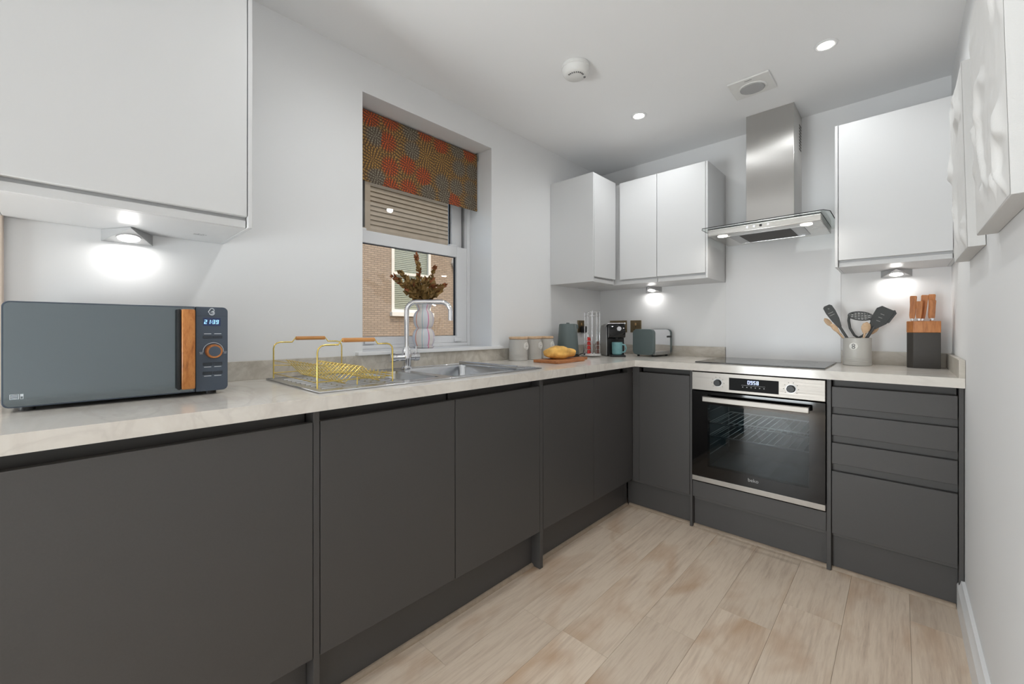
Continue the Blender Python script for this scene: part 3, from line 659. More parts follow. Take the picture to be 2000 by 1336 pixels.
for z in (0.515, 0.585):
    b = Bld()
    for x in (1.012, 1.468): b.tube([(x, cy0 + 0.01, z), (x, cy1 - 0.01, z)], 0.003, 6)
    for y in (cy0 + 0.012, cy1 - 0.012): b.tube([(1.012, y, z), (1.468, y, z)], 0.0042, 8)
    for i in range(14): b.tube([(1.04 + i * 0.031, cy0 + 0.012, z), (1.04 + i * 0.031, cy1 - 0.012, z)], 0.0017, 6)
    OV.add('shelf_rack', b, 'oven_rack')
for x in (1.006, 1.474):
    b = Bld()
    for z in (0.40, 0.45, 0.50, 0.57, 0.64): b.tube([(x, cy0 + 0.02, z), (x, cy1 - 0.02, z)], 0.002, 5)
    for y in (cy0 + 0.02, cy1 - 0.02): b.tube([(x, y, 0.37), (x, y, 0.67)], 0.002, 5)
    OV.add('side_rails', b, 'oven_rack')
OV.add('oven_lamp', Bld().lathe([(0.0, -0.006), (0.018, -0.005), (0.022, 0.0)], (1.40, -0.22, cz1 - 0.0005), 20), 'badge_white')
lamp('cavity_fill', 'AREA', Vector((1.24, -0.33, cz1 - 0.008)) - OV.off, (0, 0, 0), 1.2, (1.0, 0.97, 0.92), OV.o, shape='DISK', size=0.12)  # added lamp under the cavity roof to brighten the racks
OV.add('fan_cover', Bld().lathe([(0.09, 0), (0.09, 0.004), (0.0, 0.006)], mat=face_mat((1.24, cy1 - 0.001, 0.50), (1, 0, 0), (0, 0, 1))), 'metal_grey')

# ------------------------------------------------------------------ microwave
MW = Thing('microwave', 'slate grey microwave with mirrored door and walnut handle on the worktop', 'microwave', (0.165, -2.842, HW), world=True)
mx, my0, my1, mz0, mz1 = 0.325, -3.056, -2.630, 0.9225, 1.1650
MW.box('body', (0.030, mx - 0.0225, my0 + 0.006, my1 - 0.006, mz0, mz1 - 0.003), 'slate_dark', 0.004)
def rrect(y0, y1, z0, z1, rl, rr, n=6):
    pts = []
    for (cy, cz, r, a0) in ((y1 - rr, z1 - rr, rr, 0), (y0 + rl, z1 - rl, rl, 90), (y0 + rl, z0 + rl, rl, 180), (y1 - rr, z0 + rr, rr, 270)):
        for i in range(n + 1): a = R(a0 + 90 * i / n); pts.append((cy + r * math.cos(a), cz + r * math.sin(a)))
    return pts
cpn = MW.add('control_panel', Bld().prism(rrect(-2.7065, my1, mz0, mz1, 0.0015, 0.013), 'x', mx - 0.022, mx - 0.0005, 0.0008), 'slate_blue')
dor = MW.add('door', Bld().prism(rrect(my0, -2.7085, mz0, mz1, 0.013, 0.0015), 'x', mx - 0.022, mx - 0.0012, 0.0008), 'slate_blue')
MW.add('door_glass', Bld().prism(rrect(my0 + 0.003, -2.7120, mz0 + 0.003, mz1 - 0.003, 0.011, 0.0015), 'x', mx - 0.0012, mx, 0.0003), 'mirror_door', dor)
FM = lambda y, z, e=0.0: face_mat((mx + e, y, z), (0, 1, 0), (0, 0, 1))
hd = MW.add('handle', Bld().box(mx + 0.002, mx + 0.028, -2.7420, -2.7118, 0.9345, 1.1560, 0.004, 3), 'walnut_handle')
MW.box('handle_backing', (mx, mx + 0.0245, -2.7500, -2.7424, 0.9345, 1.1560), 'dark_void', 0.003, hd)
MW.box('display', (mx - 0.0005, mx + 0.0006, -2.6895, -2.6480, 1.1105, 1.1335), 'display_blue', 0.0003, cpn)
MW.add('clock_digits', digits('21:39', 0.0118, FM(-2.6700, 1.1218, 0.0008), slant=0.12), 'digit_blue', cpn, smooth=0)
MW.add('seam', Bld().box(mx - 0.0006, mx - 0.0002, -2.7064, my1, 1.1385, 1.1392), 'slate_dark', cpn)
b = Bld()   # swan-like emblem of interlaced loops
def loop(cy, cz, r, a0, a1, w=0.0011):
    b.tube([(mx + 0.0002, cy + r * math.cos(R(a0 + (a1 - a0) * i / 18)), cz + r * math.sin(R(a0 + (a1 - a0) * i / 18))) for i in range(19)], w, 6)
loop(-2.6690, 1.1555, 0.0052, -60, 190); loop(-2.6690, 1.1475, 0.0060, -175, 90); loop(-2.6690, 1.1475, 0.0032, -150, 150); loop(-2.6735, 1.1512, 0.0036, 90, 250)
MW.add('emblem', b, 'print_white', cpn)
kb = MW.add('knob', Bld().cyl((mx - 0.0004, -2.6655, 1.0370), (mx + 0.018, -2.6655, 1.0370), 0.0205, 0.0195, 40, 0.001), 'walnut_handle')
MW.add('knob_cap', Bld().cyl((mx + 0.0178, -2.6655, 1.0370), (mx + 0.0186, -2.6655, 1.0370), 0.0145, seg=40), 'slate_blue', kb)
b = Bld(); b.tube([(mx, -2.6655 + 0.0245 * math.cos(R(a)), 1.0370 + 0.0245 * math.sin(R(a))) for a in range(-6, 187, 6)], 0.0007, 5)
for s in (-1, 1):
    b.box(mx - 0.0004, mx + 0.0003, -2.6655 + s * 0.0285 - 0.0045, -2.6655 + s * 0.0285 + 0.0045, 1.0340, 1.0348)
    b.box(mx - 0.0004, mx + 0.0002, -2.6655 + s * 0.0285 - 0.0035, -2.6655 + s * 0.0285 + 0.0035, 1.0300, 1.0312)
MW.add('dial_print', b, 'print_white', cpn)
for yy in (-2.6790, -2.6548):
    for zz, dz in ((1.0780, 0.0095), (1.0000, -0.0085), (0.9740, -0.0085)):
        MW.box('button', (mx - 0.0007, mx + 0.0010, yy - 0.0115, yy + 0.0115, zz - 0.0042, zz + 0.0042), 'slate_dark', 0.0008, cpn)
        MW.add('button_print', Bld().box(mx - 0.0006, mx + 0.0002, yy - 0.0085, yy + 0.0085, zz + dz - 0.0008, zz + dz + 0.0008), 'print_white', cpn, smooth=0)
b = Bld()   # corner print on the door: a framed grid and a square mark
ring(b, mx - 0.0002, mx + 0.0004, -3.0440, -3.0300, 0.9420, 0.9535, 0.0009, 0.0009, 0.0009, 0.0009, 0.0)
for i in range(3): b.box(mx - 0.0002, mx + 0.0004, -3.0425, -3.0315, 0.9445 + i * 0.0028, 0.9455 + i * 0.0028)
ring(b, mx - 0.0002, mx + 0.0004, -3.0285, -3.0235, 0.9420, 0.9535, 0.0008, 0.0008, 0.0008, 0.0055, 0.0)
MW.add('corner_print', b, 'print_white', dor, smooth=0)
for x in (0.06, 0.285):
    for y in (-3.02, -2.665): MW.add('foot', Bld().cyl((x, y, HW + 0.0003), (x, y, mz0 + 0.001), 0.014, seg=16), 'black_plastic')

# ------------------------------------------------------------------ sink, tray, tap
SN = Thing('sink', 'inset stainless steel one-and-a-half bowl sink with drainer', 'sink', (0.3, -1.94, HW), world=True)
sx0, sx1, sy0, sy1 = 0.062, 0.545, -2.452, -1.425; st = HW + 0.0030
hb = (-2.125, -1.965, 0.15, 0.47); mb = (-1.920, -1.545, 0.115, 0.50)
def bowl(name, y0, y1, x0, x1, depth):
    b = Bld(); r = 0.035; n = 5
    top, bot = [], []
    for (cx, cy, a0) in ((x1 - r, y1 - r, 0), (x0 + r, y1 - r, 90), (x0 + r, y0 + r, 180), (x1 - r, y0 + r, 270)):
        for i in range(n + 1): a = R(a0 + 90 * i / n); top.append((cx + r * math.cos(a), cy + r * math.sin(a)))
    c = ((x0 + x1) / 2, (y0 + y1) / 2); V, F = [], []; m = len(top)
    for z, s in ((st + 0.0005, 1.0), (st - 0.012, 0.985), (st - depth + 0.02, 0.95), (st - depth, 0.86)):
        V += [(c[0] + (x - c[0]) * s, c[1] + (y - c[1]) * s, z) for x, y in top]
    for k in range(3):
        for i in range(m): j = (i + 1) % m; F.append((k * m + i, k * m + j, (k + 1) * m + j, (k + 1) * m + i))
    F.append(tuple(range(3 * m, 4 * m)))
    b.raw(V, F); o = SN.add(name, b, 'steel_sink', smooth=60)
    SN.add('drain', Bld().lathe([(0.0, 0.001), (0.032, 0.002), (0.036, 0.0)], (c[0], c[1], st - depth + 0.001)), 'chrome', o)
    return o
bowl('half_bowl', *hb, 0.11); bowl('main_bowl', *mb, 0.15)
b = Bld(); zt, zl = st + 0.0008, HW + 0.0004
for y0, y1, x0, x1 in [(sy0, hb[0], sx0, sx1), (hb[0], hb[1], sx0, hb[2]), (hb[0], hb[1], hb[3], sx1), (hb[1], mb[0], sx0, sx1), (mb[0], mb[1], sx0, mb[2]), (mb[0], mb[1], mb[3], sx1), (mb[1], sy1, sx0, sx1)]:
    b.box(x0, x1, y0, y1, zl, zt)
bmesh.ops.remove_doubles(b.bm, verts=b.bm.verts, dist=1e-5)
SN.add('deck', b, 'steel_sink', smooth=0)
SN.add('rim', Bld().tube([(sx0, sy0, zt), (sx1, sy0, zt), (sx1, sy1, zt), (sx0, sy1, zt)], 0.0022, 6, closed=True), 'steel_sink')
for i in range(9):
    x = 0.135 + i * 0.042; SN.add('drainer_rib', Bld().tube([(x, sy0 + 0.035, zt - 0.001), (x, hb[0] - 0.03, zt - 0.001)], 0.0040, 6), 'steel_sink')
TY = Thing('sink_tray', 'shallow stainless steel tray lying across the right end of the sink', 'tray', (0.32, -1.49, zt), world=True)
TY.add('tray_plate', Bld().prism([(-1.560, zt + 0.0005), (-1.432, zt + 0.0005), (-1.432, zt + 0.004), (-1.556, zt + 0.016), (-1.560, zt + 0.014)], 'x', 0.10, 0.51, 0.0008), 'steel_sink')
TY.add('tray_lip', Bld().tube([(0.10, -1.558, zt + 0.0155), (0.51, -1.558, zt + 0.0155)], 0.0028, 6), 'chrome')

TP = Thing('mixer_tap', 'chrome swan-neck mixer tap with two side levers behind the sink', 'tap', (0.107, -1.880, HW), world=True)
tx, ty = 0.107, -1.880; tb = zt + 0.0005
TP.add('tap_base', Bld().lathe([(0.027, 0), (0.027, 0.006), (0.022, 0.012), (0.021, 0.040), (0.024, 0.060), (0.020, 0.085), (0.0145, 0.100), (0.0145, 0.105)], (tx, ty, tb)), 'chrome')
dv = Vector((0.745, 0.667, 0)).normalized(); L0 = 0.205
p = [Vector((tx, ty, 0.99 + 0.02 * i)) for i in range(11)]
top_z, rr = 1.2265, 0.045
p += [Vector((tx, ty, top_z - rr)) + dv * (rr - rr * math.cos(R(a))) + Vector((0, 0, rr * math.sin(R(a)))) for a in range(10, 91, 10)]
p += [Vector((tx, ty, top_z)) + dv * (rr + (L0 - 2 * rr) * i / 5) for i in range(1, 6)]
p += [Vector((tx, ty, top_z - rr)) + dv * (L0 - rr + rr * math.sin(R(a))) + Vector((0, 0, rr * math.cos(R(a)))) for a in range(10, 91, 10)]
p += [Vector((tx, ty, top_z - rr - 0.02)) + dv * L0, Vector((tx, ty, top_z - rr - 0.042)) + dv * L0]
p = [q for i, q in enumerate(p) if not (i <= 10 and q.z > top_z - rr - 0.002)]
TP.add('spout', Bld().tube(p, 0.0112, 16), 'chrome')
TP.add('crossbar', Bld().cyl((tx, ty - 0.085, tb + 0.054), (tx, ty + 0.062, tb + 0.054), 0.0165, seg=24, bevel=0.002), 'chrome')
for s, e in ((-1, 0.088), (1, 0.064)):
    cap = TP.add('lever_valve', Bld().cyl((tx, ty + s * (e - 0.026), tb + 0.054), (tx, ty + s * e, tb + 0.054), 0.0195, seg=24, bevel=0.002), 'chrome')
    TP.add('lever', Bld().tube([(tx, ty + s * (e - 0.013), tb + 0.065), (tx, ty + s * (e - 0.012), tb + 0.105)], 0.0042, 8), 'chrome', cap)

# ------------------------------------------------------------------ dish rack
DRK = Thing('dish_rack', 'gold wire dish rack with two wooden carry handles on the sink drainer', 'dish rack', (0.3, -2.31, zt), world=True)
ra, rb, ry0, ry1 = 0.105, 0.500, -2.4400, -2.1860; rz = zt + 0.0045
for xx in (ra, rb):
    zt1, zh = 1.052, 1.066; r = 0.022; pts = [(xx, ry0, rz), (xx, ry0, zt1 - r)]
    pts += [(xx, ry0 + r - r * math.cos(R(a)), zt1 - r + r * math.sin(R(a))) for a in (30, 60, 90)]
    pts += [(xx, -2.376, zt1), (xx, -2.366, zh), (xx, -2.252, zh), (xx, -2.242, zt1), (xx, ry1 - r, zt1)]
    pts += [(xx, ry1 - r + r * math.sin(R(a)), zt1 - r + r * math.cos(R(a))) for a in (30, 60, 90)] + [(xx, ry1, rz)]
    ar = DRK.add('arch', Bld().tube(pts, 0.0026, 8), 'gold_wire')
    DRK.add('carry_handle', Bld().cyl((xx, -2.364, zh), (xx, -2.254, zh), 0.0070, seg=20, bevel=0.0015), 'rack_wood', ar)
    DRK.add('side_rail', Bld().tube([(xx, ry0, 0.968), (xx, ry1, 0.952)], 0.0016, 6), 'gold_wire', ar)
    DRK.add('side_rail', Bld().tube([(xx, ry0, 0.940), (xx, ry1, 0.940)], 0.0016, 6), 'gold_wire', ar)
for yy in (ry0, ry1):
    DRK.add('cross_rail', Bld().tube([(ra, yy, 0.985 if yy == ry0 else 0.945), (rb, yy, 0.985 if yy == ry0 else 0.945)], 0.0018, 6), 'gold_wire')
    DRK.add('cross_rail', Bld().tube([(ra, yy, 0.938), (rb, yy, 0.938)], 0.0018, 6), 'gold_wire')
for y, z in ((-2.405, 0.986), (-2.345, 0.928), (-2.285, 0.975), (-2.225, 0.928)):
    DRK.add('long_rail', Bld().tube([(ra + 0.02, y, z), (rb - 0.02, y, z - 0.002)], 0.0017, 6), 'gold_wire')
for i in range(13):
    x = 0.130 + i * 0.0283
    DRK.add('plate_wire', Bld().tube([(x, -2.405, 0.988), (x, -2.352, 0.930), (x, -2.338, 0.930), (x, -2.287, 0.977), (x, -2.281, 0.977), (x, -2.232, 0.930), (x, -2.200, 0.930), (x, -2.192, 0.955)], 0.0015, 6), 'gold_wire')
DRK.add('foot', Bld().tube([(rb - 0.004, -2.312, rz), (rb - 0.004, -2.312, 0.945)], 0.0022, 6), 'gold_wire')
DRK.add('foot', Bld().tube([(ra + 0.004, -2.312, rz), (ra + 0.004, -2.312, 0.945)], 0.0022, 6), 'gold_wire')

# ------------------------------------------------------------------ vase with dried stems on the sill
VZ = 0.9984
VA = Thing('vase', 'pastel striped bubble-shaped vase on the window sill', 'vase', (-0.095, -1.645, VZ))
prof = [(0.050, 0), (0.058, 0.010)]
for i in range(11): a = R(-60 + 132 * i / 10); prof.append((0.0330 + 0.0270 * math.cos(a), 0.056 + 0.054 * math.sin(a) * 0.92))
for i in range(11): a = R(-72 + 147 * i / 10); prof.append((0.0280 + 0.0275 * math.cos(a), 0.153 + 0.052 * math.sin(a) * 0.95))
prof += [(0.0315, 0.207), (0.037, 0.220), (0.045, 0.236), (0.050, 0.247), (0.046, 0.247), (0.029, 0.211), (0.0, 0.20)]
VA.add('body', Bld().lathe(prof, seg=48), 'vase_glaze', smooth=60)
PL = Thing('dried_stems', 'bunch of dried brown leafy stems standing in the striped vase', 'dried plant', (-0.095, -1.645, VZ + 0.206))
rnd = random.Random(3)
def leaf(b, p, d, size, roll):
    d = d.normalized(); s = d.cross(Vector((0, 0, 1)))
    if s.length < 0.05: s = Vector((1, 0, 0))
    s.normalize(); s = Matrix.Rotation(roll, 3, d) @ s; n = s.cross(d); w = size * 0.42
    V = [p, p + d * size * 0.35 + s * w + n * w * 0.45, p + d * size + n * size * 0.12, p + d * size * 0.35 - s * w + n * w * 0.45, p + d * size * 0.5 - n * w * 0.25]
    b.raw([tuple(v) for v in V], [(0, 1, 4), (1, 2, 4), (2, 3, 4), (3, 0, 4)])
stems = [((0.00, -0.045, 0.290), 40, 0.026), ((0.02, -0.195, 0.160), 30, 0.030), ((-0.02, -0.125, 0.190), 26, 0.030), ((0.01, 0.065, 0.232), 28, 0.026), ((0.02, 0.130, 0.145), 26, 0.028),
         ((0.05, -0.07, 0.130), 26, 0.034), ((0.06, 0.02, 0.125), 26, 0.034), ((-0.05, -0.03, 0.150), 24, 0.034), ((0.03, 0.075, 0.105), 24, 0.034), ((0.03, -0.115, 0.105), 26, 0.034), ((0.0, 0.01, 0.165), 26, 0.03)]
for si, (tip, nl, sz) in enumerate(stems):
    tip = Vector(tip); pts = [Vector((tip.x * 0.10, tip.y * 0.10, 0)) + (tip - Vector((tip.x * 0.10, tip.y * 0.10, 0))) * t + Vector((0, 0, 0.025 * math.sin(math.pi * t))) for t in (0, .2, .4, .6, .8, 1)]
    so = PL.add('stem', Bld().tube(pts, [0.0022] * 5 + [0.001], 6), 'dry_stem')
    b = Bld(); b2 = Bld()
    for i in range(nl):
        t = 0.22 + 0.78 * (i + rnd.random()) / nl; f = t * 5; k = min(int(f), 4); p = pts[k].lerp(pts[k + 1], f - k)
        ax = (pts[k + 1] - pts[k]).normalized(); a = i * 2.4 + rnd.random()
        side = (Matrix.Rotation(a, 3, ax) @ ax.orthogonal()).normalized()
        d = ax * (0.45 + 0.9 * t) + side * (1.15 - 0.6 * t)
        leaf(b2 if t > 0.80 and si in (0, 1, 3, 4) or rnd.random() < 0.12 else b, p, d, sz * 1.25 * (0.75 + 0.6 * rnd.random()) * (1.15 - 0.45 * t), rnd.random() * 6)
    PL.add('leaves', b, 'dry_leaf', so, smooth=0, kind='stuff')
    if len(b2.bm.verts): PL.add('tip_leaves', b2, 'rust_leaf', so, smooth=0, kind='stuff')

# ------------------------------------------------------------------ canisters, board, bread
def canister(label, x, y, rot):
    T = Thing('storage_canister', label, 'canister', (x, y, HW + 0.0005), rot, 'grey canisters by the wall')
    r, h = 0.0565, 0.126
    T.add('body', Bld().lathe([(0.0, 0), (r - 0.002, 0), (r, 0.002), (r, 0.018), (r - 0.001, 0.019), (r, 0.020), (r, 0.026), (r - 0.001, 0.027), (r, 0.028), (r, 0.034), (r - 0.001, 0.035), (r, 0.036), (r, h), (r - 0.003, h)], seg=40), 'tin_grey')
    T.add('lid', Bld().lathe([(0.0, h + 0.016), (r - 0.004, h + 0.016), (r + 0.0005, h + 0.0135), (r + 0.0005, h + 0.0035), (r - 0.004, h + 0.0005)], seg=40), 'light_wood')
    M = face_mat((r * math.cos(R(-20)), r * math.sin(R(-20)), h * 0.68), (math.sin(R(20)), math.cos(R(20)), 0), (0, 0, 1))
    bd = T.add('badge', Bld().lathe([(0.0, 0.0012), (0.024, 0.0006), (0.025, -0.0050)], seg=28, mat=M), 'badge_white')
    T.add('badge_print', Bld().box(-0.008, 0.008, -0.0020, 0.0020, 0.0008, 0.0018, mat=M), 'print_grey', bd)
    return T
canister('grey tin canister nearest the window, first of three', 0.099, -1.098, R(34))
canister('grey tin canister in the middle of the row of three', 0.097, -0.962, R(34))
canister('grey tin canister nearest the kettle, half hidden behind the bread', 0.095, -0.838, R(34))

BDT = Thing('chopping_board', 'wooden paddle chopping board under the bread on the worktop', 'chopping board', (0.345, -0.985, HW + 0.0005), R(2))
bp = [(-0.095, -0.165), (0.075, -0.180)]
bp = [(-0.090, -0.160), (-0.080, -0.170), (0.080, -0.180), (0.090, -0.172), (0.090, 0.09), (0.080, 0.115), (0.035, 0.135), (0.026, 0.16), (0.026, 0.235), (0.012, 0.252), (-0.012, 0.252), (-0.026, 0.235), (-0.026, 0.16), (-0.035, 0.135), (-0.08, 0.115), (-0.09, 0.09)]
BDT.add('board', Bld().prism(bp, 'z', 0.0, 0.015, 0.002), 'board_wood')
BDT.add('hanging_hole', Bld().lathe([(0.0065, 0.0), (0.0065, 0.0006), (0.009, 0.0006), (0.009, 0.0)], (0, 0.228, 0.0150), ring=True), 'dark_void')
b = Bld(); bm = bmesh.new(); bmesh.ops.create_icosphere(bm, subdivisions=4, radius=1.0)
for v in bm.verts:
    q = v.co.copy(); n = mnoise.noise(q * 1.6) * 0.12 + mnoise.noise(q * 4.0) * 0.05
    lump = 0.12 * math.cos(q.y * 6.2 + 0.6)
    e = (abs(q.x) ** 2.6 + abs(q.y) ** 2.6 + abs(q.z) ** 2.6) ** (-1 / 2.6); q = q * e
    v.co = Vector((q.x * 0.060 * (1 + n + lump), q.y * 0.112 * (1 + 0.5 * n), (q.z * 0.036 if q.z > 0 else q.z * 0.030) * (1 + n + lump - 0.12 * q.y)))
bmesh.ops.translate(bm, vec=(0, 0, 0.0300), verts=bm.verts)
for v in bm.verts: v.co.z = max(v.co.z, 0.0)
b._merge(bm)
br = single('bread_loaf', b, 'bread_crust', 'golden crusty loaf of bread lying on the chopping board', 'bread', loc=(0, 0, 0), smooth=60)
br.location = (0.325, -0.985, HW + 0.0160); br.rotation_euler = (0, 0, R(-6)); br.scale = (1.0, 0.98, 1.05)

# ------------------------------------------------------------------ kettle, pod carousel, coffee machine, mug, toaster, sockets
KT = Thing('kettle', 'matt grey-green conical electric kettle behind the bread', 'kettle', (0.130, -0.630, HW + 0.0005))
KT.add('power_base', Bld().lathe([(0.0, 0), (0.078, 0), (0.078, 0.012), (0.070, 0.018), (0.0, 0.018)], seg=36), 'black_plastic')
KT.add('body', Bld().lathe([(0.0, 0.019), (0.073, 0.019), (0.0745, 0.024), (0.0595, 0.218), (0.057, 0.222), (0.0, 0.222)], seg=48), 'sage_metal')
KT.add('lid', Bld().lathe([(0.0, 0.231), (0.010, 0.231), (0.012, 0.224), (0.052, 0.2235), (0.054, 0.2215)], seg=36), 'sage_metal')
KT.add('handle', Bld().tube([(-0.030, 0.036, 0.214), (-0.055, 0.066, 0.212), (-0.064, 0.076, 0.198), (-0.064, 0.078, 0.130), (-0.063, 0.076, 0.07), (-0.046, 0.054, 0.050)], 0.0085, 10), 'black_plastic')
KT.add('spout', Bld().prism([(-0.016, 0.190), (0.016, 0.190), (0.010, 0.219), (-0.010, 0.219)], 'y', 0.048, 0.070, 0.003, mat=Matrix.Rotation(R(-40), 4, 'Z')), 'sage_metal')

CR = Thing('pod_carousel', 'tall chrome wire coffee pod carousel with a column of red pods', 'pod holder', (0.262, -0.535, HW + 0.0005))
CR.add('dish', Bld().lathe([(0.0, 0.004), (0.045, 0.004), (0.058, 0.010), (0.062, 0.024), (0.059, 0.024), (0.052, 0.012), (0.0, 0.010)], seg=36), 'chrome')
for z in (0.300, 0.278): CR.add('ring', Bld().tube([(0.052 * math.cos(R(a)), 0.052 * math.sin(R(a)), z) for a in range(0, 360, 12)], 0.0018, 6, closed=True), 'chrome')
CR.add('spindle', Bld().tube([(0, 0, 0.01), (0, 0, 0.312)], 0.003, 8), 'chrome')
for i in range(10):
    a = R(36 * i + 10); x, y = 0.052 * math.cos(a), 0.052 * math.sin(a); CR.add('wire', Bld().tube([(x, y, 0.018), (x, y, 0.300)], 0.0016, 6), 'chrome')
def pods(ang, n, mat, rad=0.036, nm='pod'):
    for i in range(n):
        a = R(ang); c = Vector((rad * math.cos(a), rad * math.sin(a), 0.036 + i * 0.0285))
        CR.add(nm, Bld().cyl(c + Vector((0, 0, -0.012)), c + Vector((0, 0, 0.012)), 0.0155, 0.0115, 16, 0.001), mat)
pods(-98, 4, 'red_foil'); pods(30, 3, 'brown_foil')

CM = Thing('coffee_machine', 'small black capsule coffee machine with grey sides in the corner', 'coffee machine', (0.315, -0.335, HW + 0.0005), R(43))
# local: front faces -y
CM.box('body', (-0.058, 0.058, -0.040, 0.150, 0.0, 0.200), 'black_plastic', 0.008)
CM.add('top_cover', Bld().prism([(-0.090, 0.200), (-0.098, 0.178), (-0.094, 0.130), (-0.035, 0.120), (0.10, 0.150), (0.152, 0.172), (0.145, 0.205), (0.11, 0.224), (-0.05, 0.226), (-0.075, 0.220)], 'x', -0.056, 0.056, 0.006), 'black_gloss')
CM.add('side_panel', Bld().prism([(-0.042, 0.002), (0.152, 0.002), (0.155, 0.19), (0.12, 0.216), (-0.02, 0.216), (-0.042, 0.20)], 'x', -0.0640, -0.0585, 0.001), 'metal_grey')
CM.add('side_panel', Bld().prism([(-0.042, 0.002), (0.152, 0.002), (0.155, 0.19), (0.12, 0.216), (-0.02, 0.216), (-0.042, 0.20)], 'x', 0.0585, 0.0640, 0.001), 'metal_grey')
CM.add('lever', Bld().tube([(-0.060, 0.02, 0.205), (-0.060, -0.070, 0.226), (0.060, -0.070, 0.226), (0.060, 0.02, 0.205)], 0.0055, 8), 'chrome')
CM.add('button', Bld().cyl((0.010, -0.094, 0.190), (0.010, -0.104, 0.190), 0.016, seg=24, bevel=0.002), 'chrome')
CM.box('drip_tray', (-0.050, 0.050, -0.125, -0.0405, 0.0, 0.012), 'black_plastic', 0.003)
CM.add('nozzle', Bld().cyl((0, -0.068, 0.135), (0, -0.068, 0.115), 0.014, 0.010, 16), 'black_plastic')
MG = Thing('mug', 'teal glazed mug standing on the coffee machine drip tray', 'mug', (0.3735, -0.3975, HW + 0.0128), R(8))
MG.add('cup', Bld().lathe([(0.0, 0.0), (0.028, 0.0), (0.034, 0.008), (0.036, 0.086), (0.0335, 0.086), (0.031, 0.012), (0.0, 0.008)], seg=36), 'teal_glaze')
MG.add('handle', Bld().tube([(0.030, 0.006, 0.072), (0.052, 0.012, 0.066), (0.058, 0.013, 0.045), (0.050, 0.011, 0.022), (0.030, 0.006, 0.016)], 0.0050, 8), 'teal_glaze')

TS = Thing('toaster', 'grey-green toaster with polished steel sides below the cabinet light', 'toaster', (0.515, -0.155, HW + 0.0005), R(-6))
tw, tl, th = 0.080, 0.125, 0.188
prof = rrect(-tw, tw, 0.012, th, 0.030, 0.030)
TS.add('steel_shell', Bld().prism([(x, z) for x, z in rrect(-tw + 0.002, tw - 0.002, 0.014, th - 0.002, 0.028, 0.028)], 'y', -tl + 0.026, tl - 0.026, 0.0), 'chrome', smooth=20)
for s in (-1, 1):
    y0, y1 = sorted((s * tl, s * (tl - 0.028))); TS.add('end_cap', Bld().prism(prof, 'y', y0, y1, 0.004), 'sage_metal', smooth=20)
TS.box('base_strip', (-tw + 0.006, tw + 0.0005, -tl + 0.027, tl - 0.027, 0.012, 0.034), 'metal_grey', 0.003)
for x in (-0.032, 0.032): TS.box('slot', (x - 0.014, x + 0.014, -tl + 0.04, tl - 0.04, th - 0.003, th - 0.0012), 'dark_void', 0.0005)
TS.add('browning_lever', Bld().box(tw - 0.002, tw + 0.012, tl - 0.052, tl - 0.030, 0.128, 0.142, 0.003), 'black_plastic')
for x in (-0.055, 0.055):
    for y in (-0.09, 0.09): TS.add('foot', Bld().cyl((x, y, 0), (x, y, 0.013), 0.008, seg=12), 'black_plastic')

def socket(label, run, s, w, gangs):
    T = Thing('wall_socket', label, 'socket', (0, s, 1.074) if run == 'L' else (s, 0, 1.074), 0 if run == 'L' else R(-90), 'bronze wall sockets')
    T.box('plate', (0.001, 0.0075, -w / 2, w / 2, 0.0, 0.092), 'bronze', 0.002)
    for g in range(gangs):
        y = (g - (gangs - 1) / 2) * 0.060
        T.box('switch', (0.0070, 0.0105, y - 0.0055, y + 0.0055, 0.055, 0.072), 'copper_pin', 0.001)
        for dy, z in ((-0.011, 0.022), (0.011, 0.022), (0.0, 0.042)): T.box('pin_slot', (0.0068, 0.0078, y + dy - 0.003, y + dy + 0.003, z - 0.003, z + 0.003), 'dark_void', 0.0)
    return T
socket('bronze single socket on the left wall with a black plug', 'L', -0.281, 0.092, 1)
socket('bronze double wall socket behind the coffee machine', 'B', 0.1665, 0.147, 2)
socket('bronze single wall socket above the toaster', 'B', 0.314, 0.088, 1)
PG = Thing('plug', 'black plug and cord in the left wall socket beside the kettle', 'plug', (0.008, -0.275, 1.08), world=True)
PG.box('plug_body', (0.0080, 0.044, -0.302, -0.250, 1.072, 1.122), 'black_plastic', 0.008)
PG.add('cord', Bld().tube([(0.030, -0.276, 1.078), (0.034, -0.276, 1.04), (0.038, -0.285, 0.985), (0.050, -0.31, 0.945), (0.075, -0.36, 0.920), (0.085, -0.42, HW + 0.004)], 0.0032, 8), 'black_plastic')
PC = Thing('power_cord', 'black power cord hanging from the double socket to the worktop', 'cord', (0.2, -0.03, HW), world=True)
PC.box('plug_body', (0.112, 0.160, -0.046, -0.0080, 1.078, 1.126), 'black_plastic', 0.008)
PC.add('cord', Bld().tube([(0.136, -0.044, 1.09), (0.12, -0.075, 1.10), (0.10, -0.10, 1.05), (0.085, -0.12, 0.96), (0.09, -0.13, HW + 0.004), (0.13, -0.12, HW + 0.004)], 0.0032, 8), 'black_plastic')
TMI = Matrix.Rotation(R(6), 4, 'Z') @ Matrix.Translation((-0.515, 0.155, -(HW + 0.0005)))
TS.add('cord', Bld().tube([TMI @ Vector(q) for q in [(0.345, -0.03, 0.985), (0.36, -0.05, 0.965), (0.385, -0.10, 0.935), (0.41, -0.15, 0.917), (0.434, -0.18, HW + 0.0145)]], 0.0032, 8), 'black_plastic')

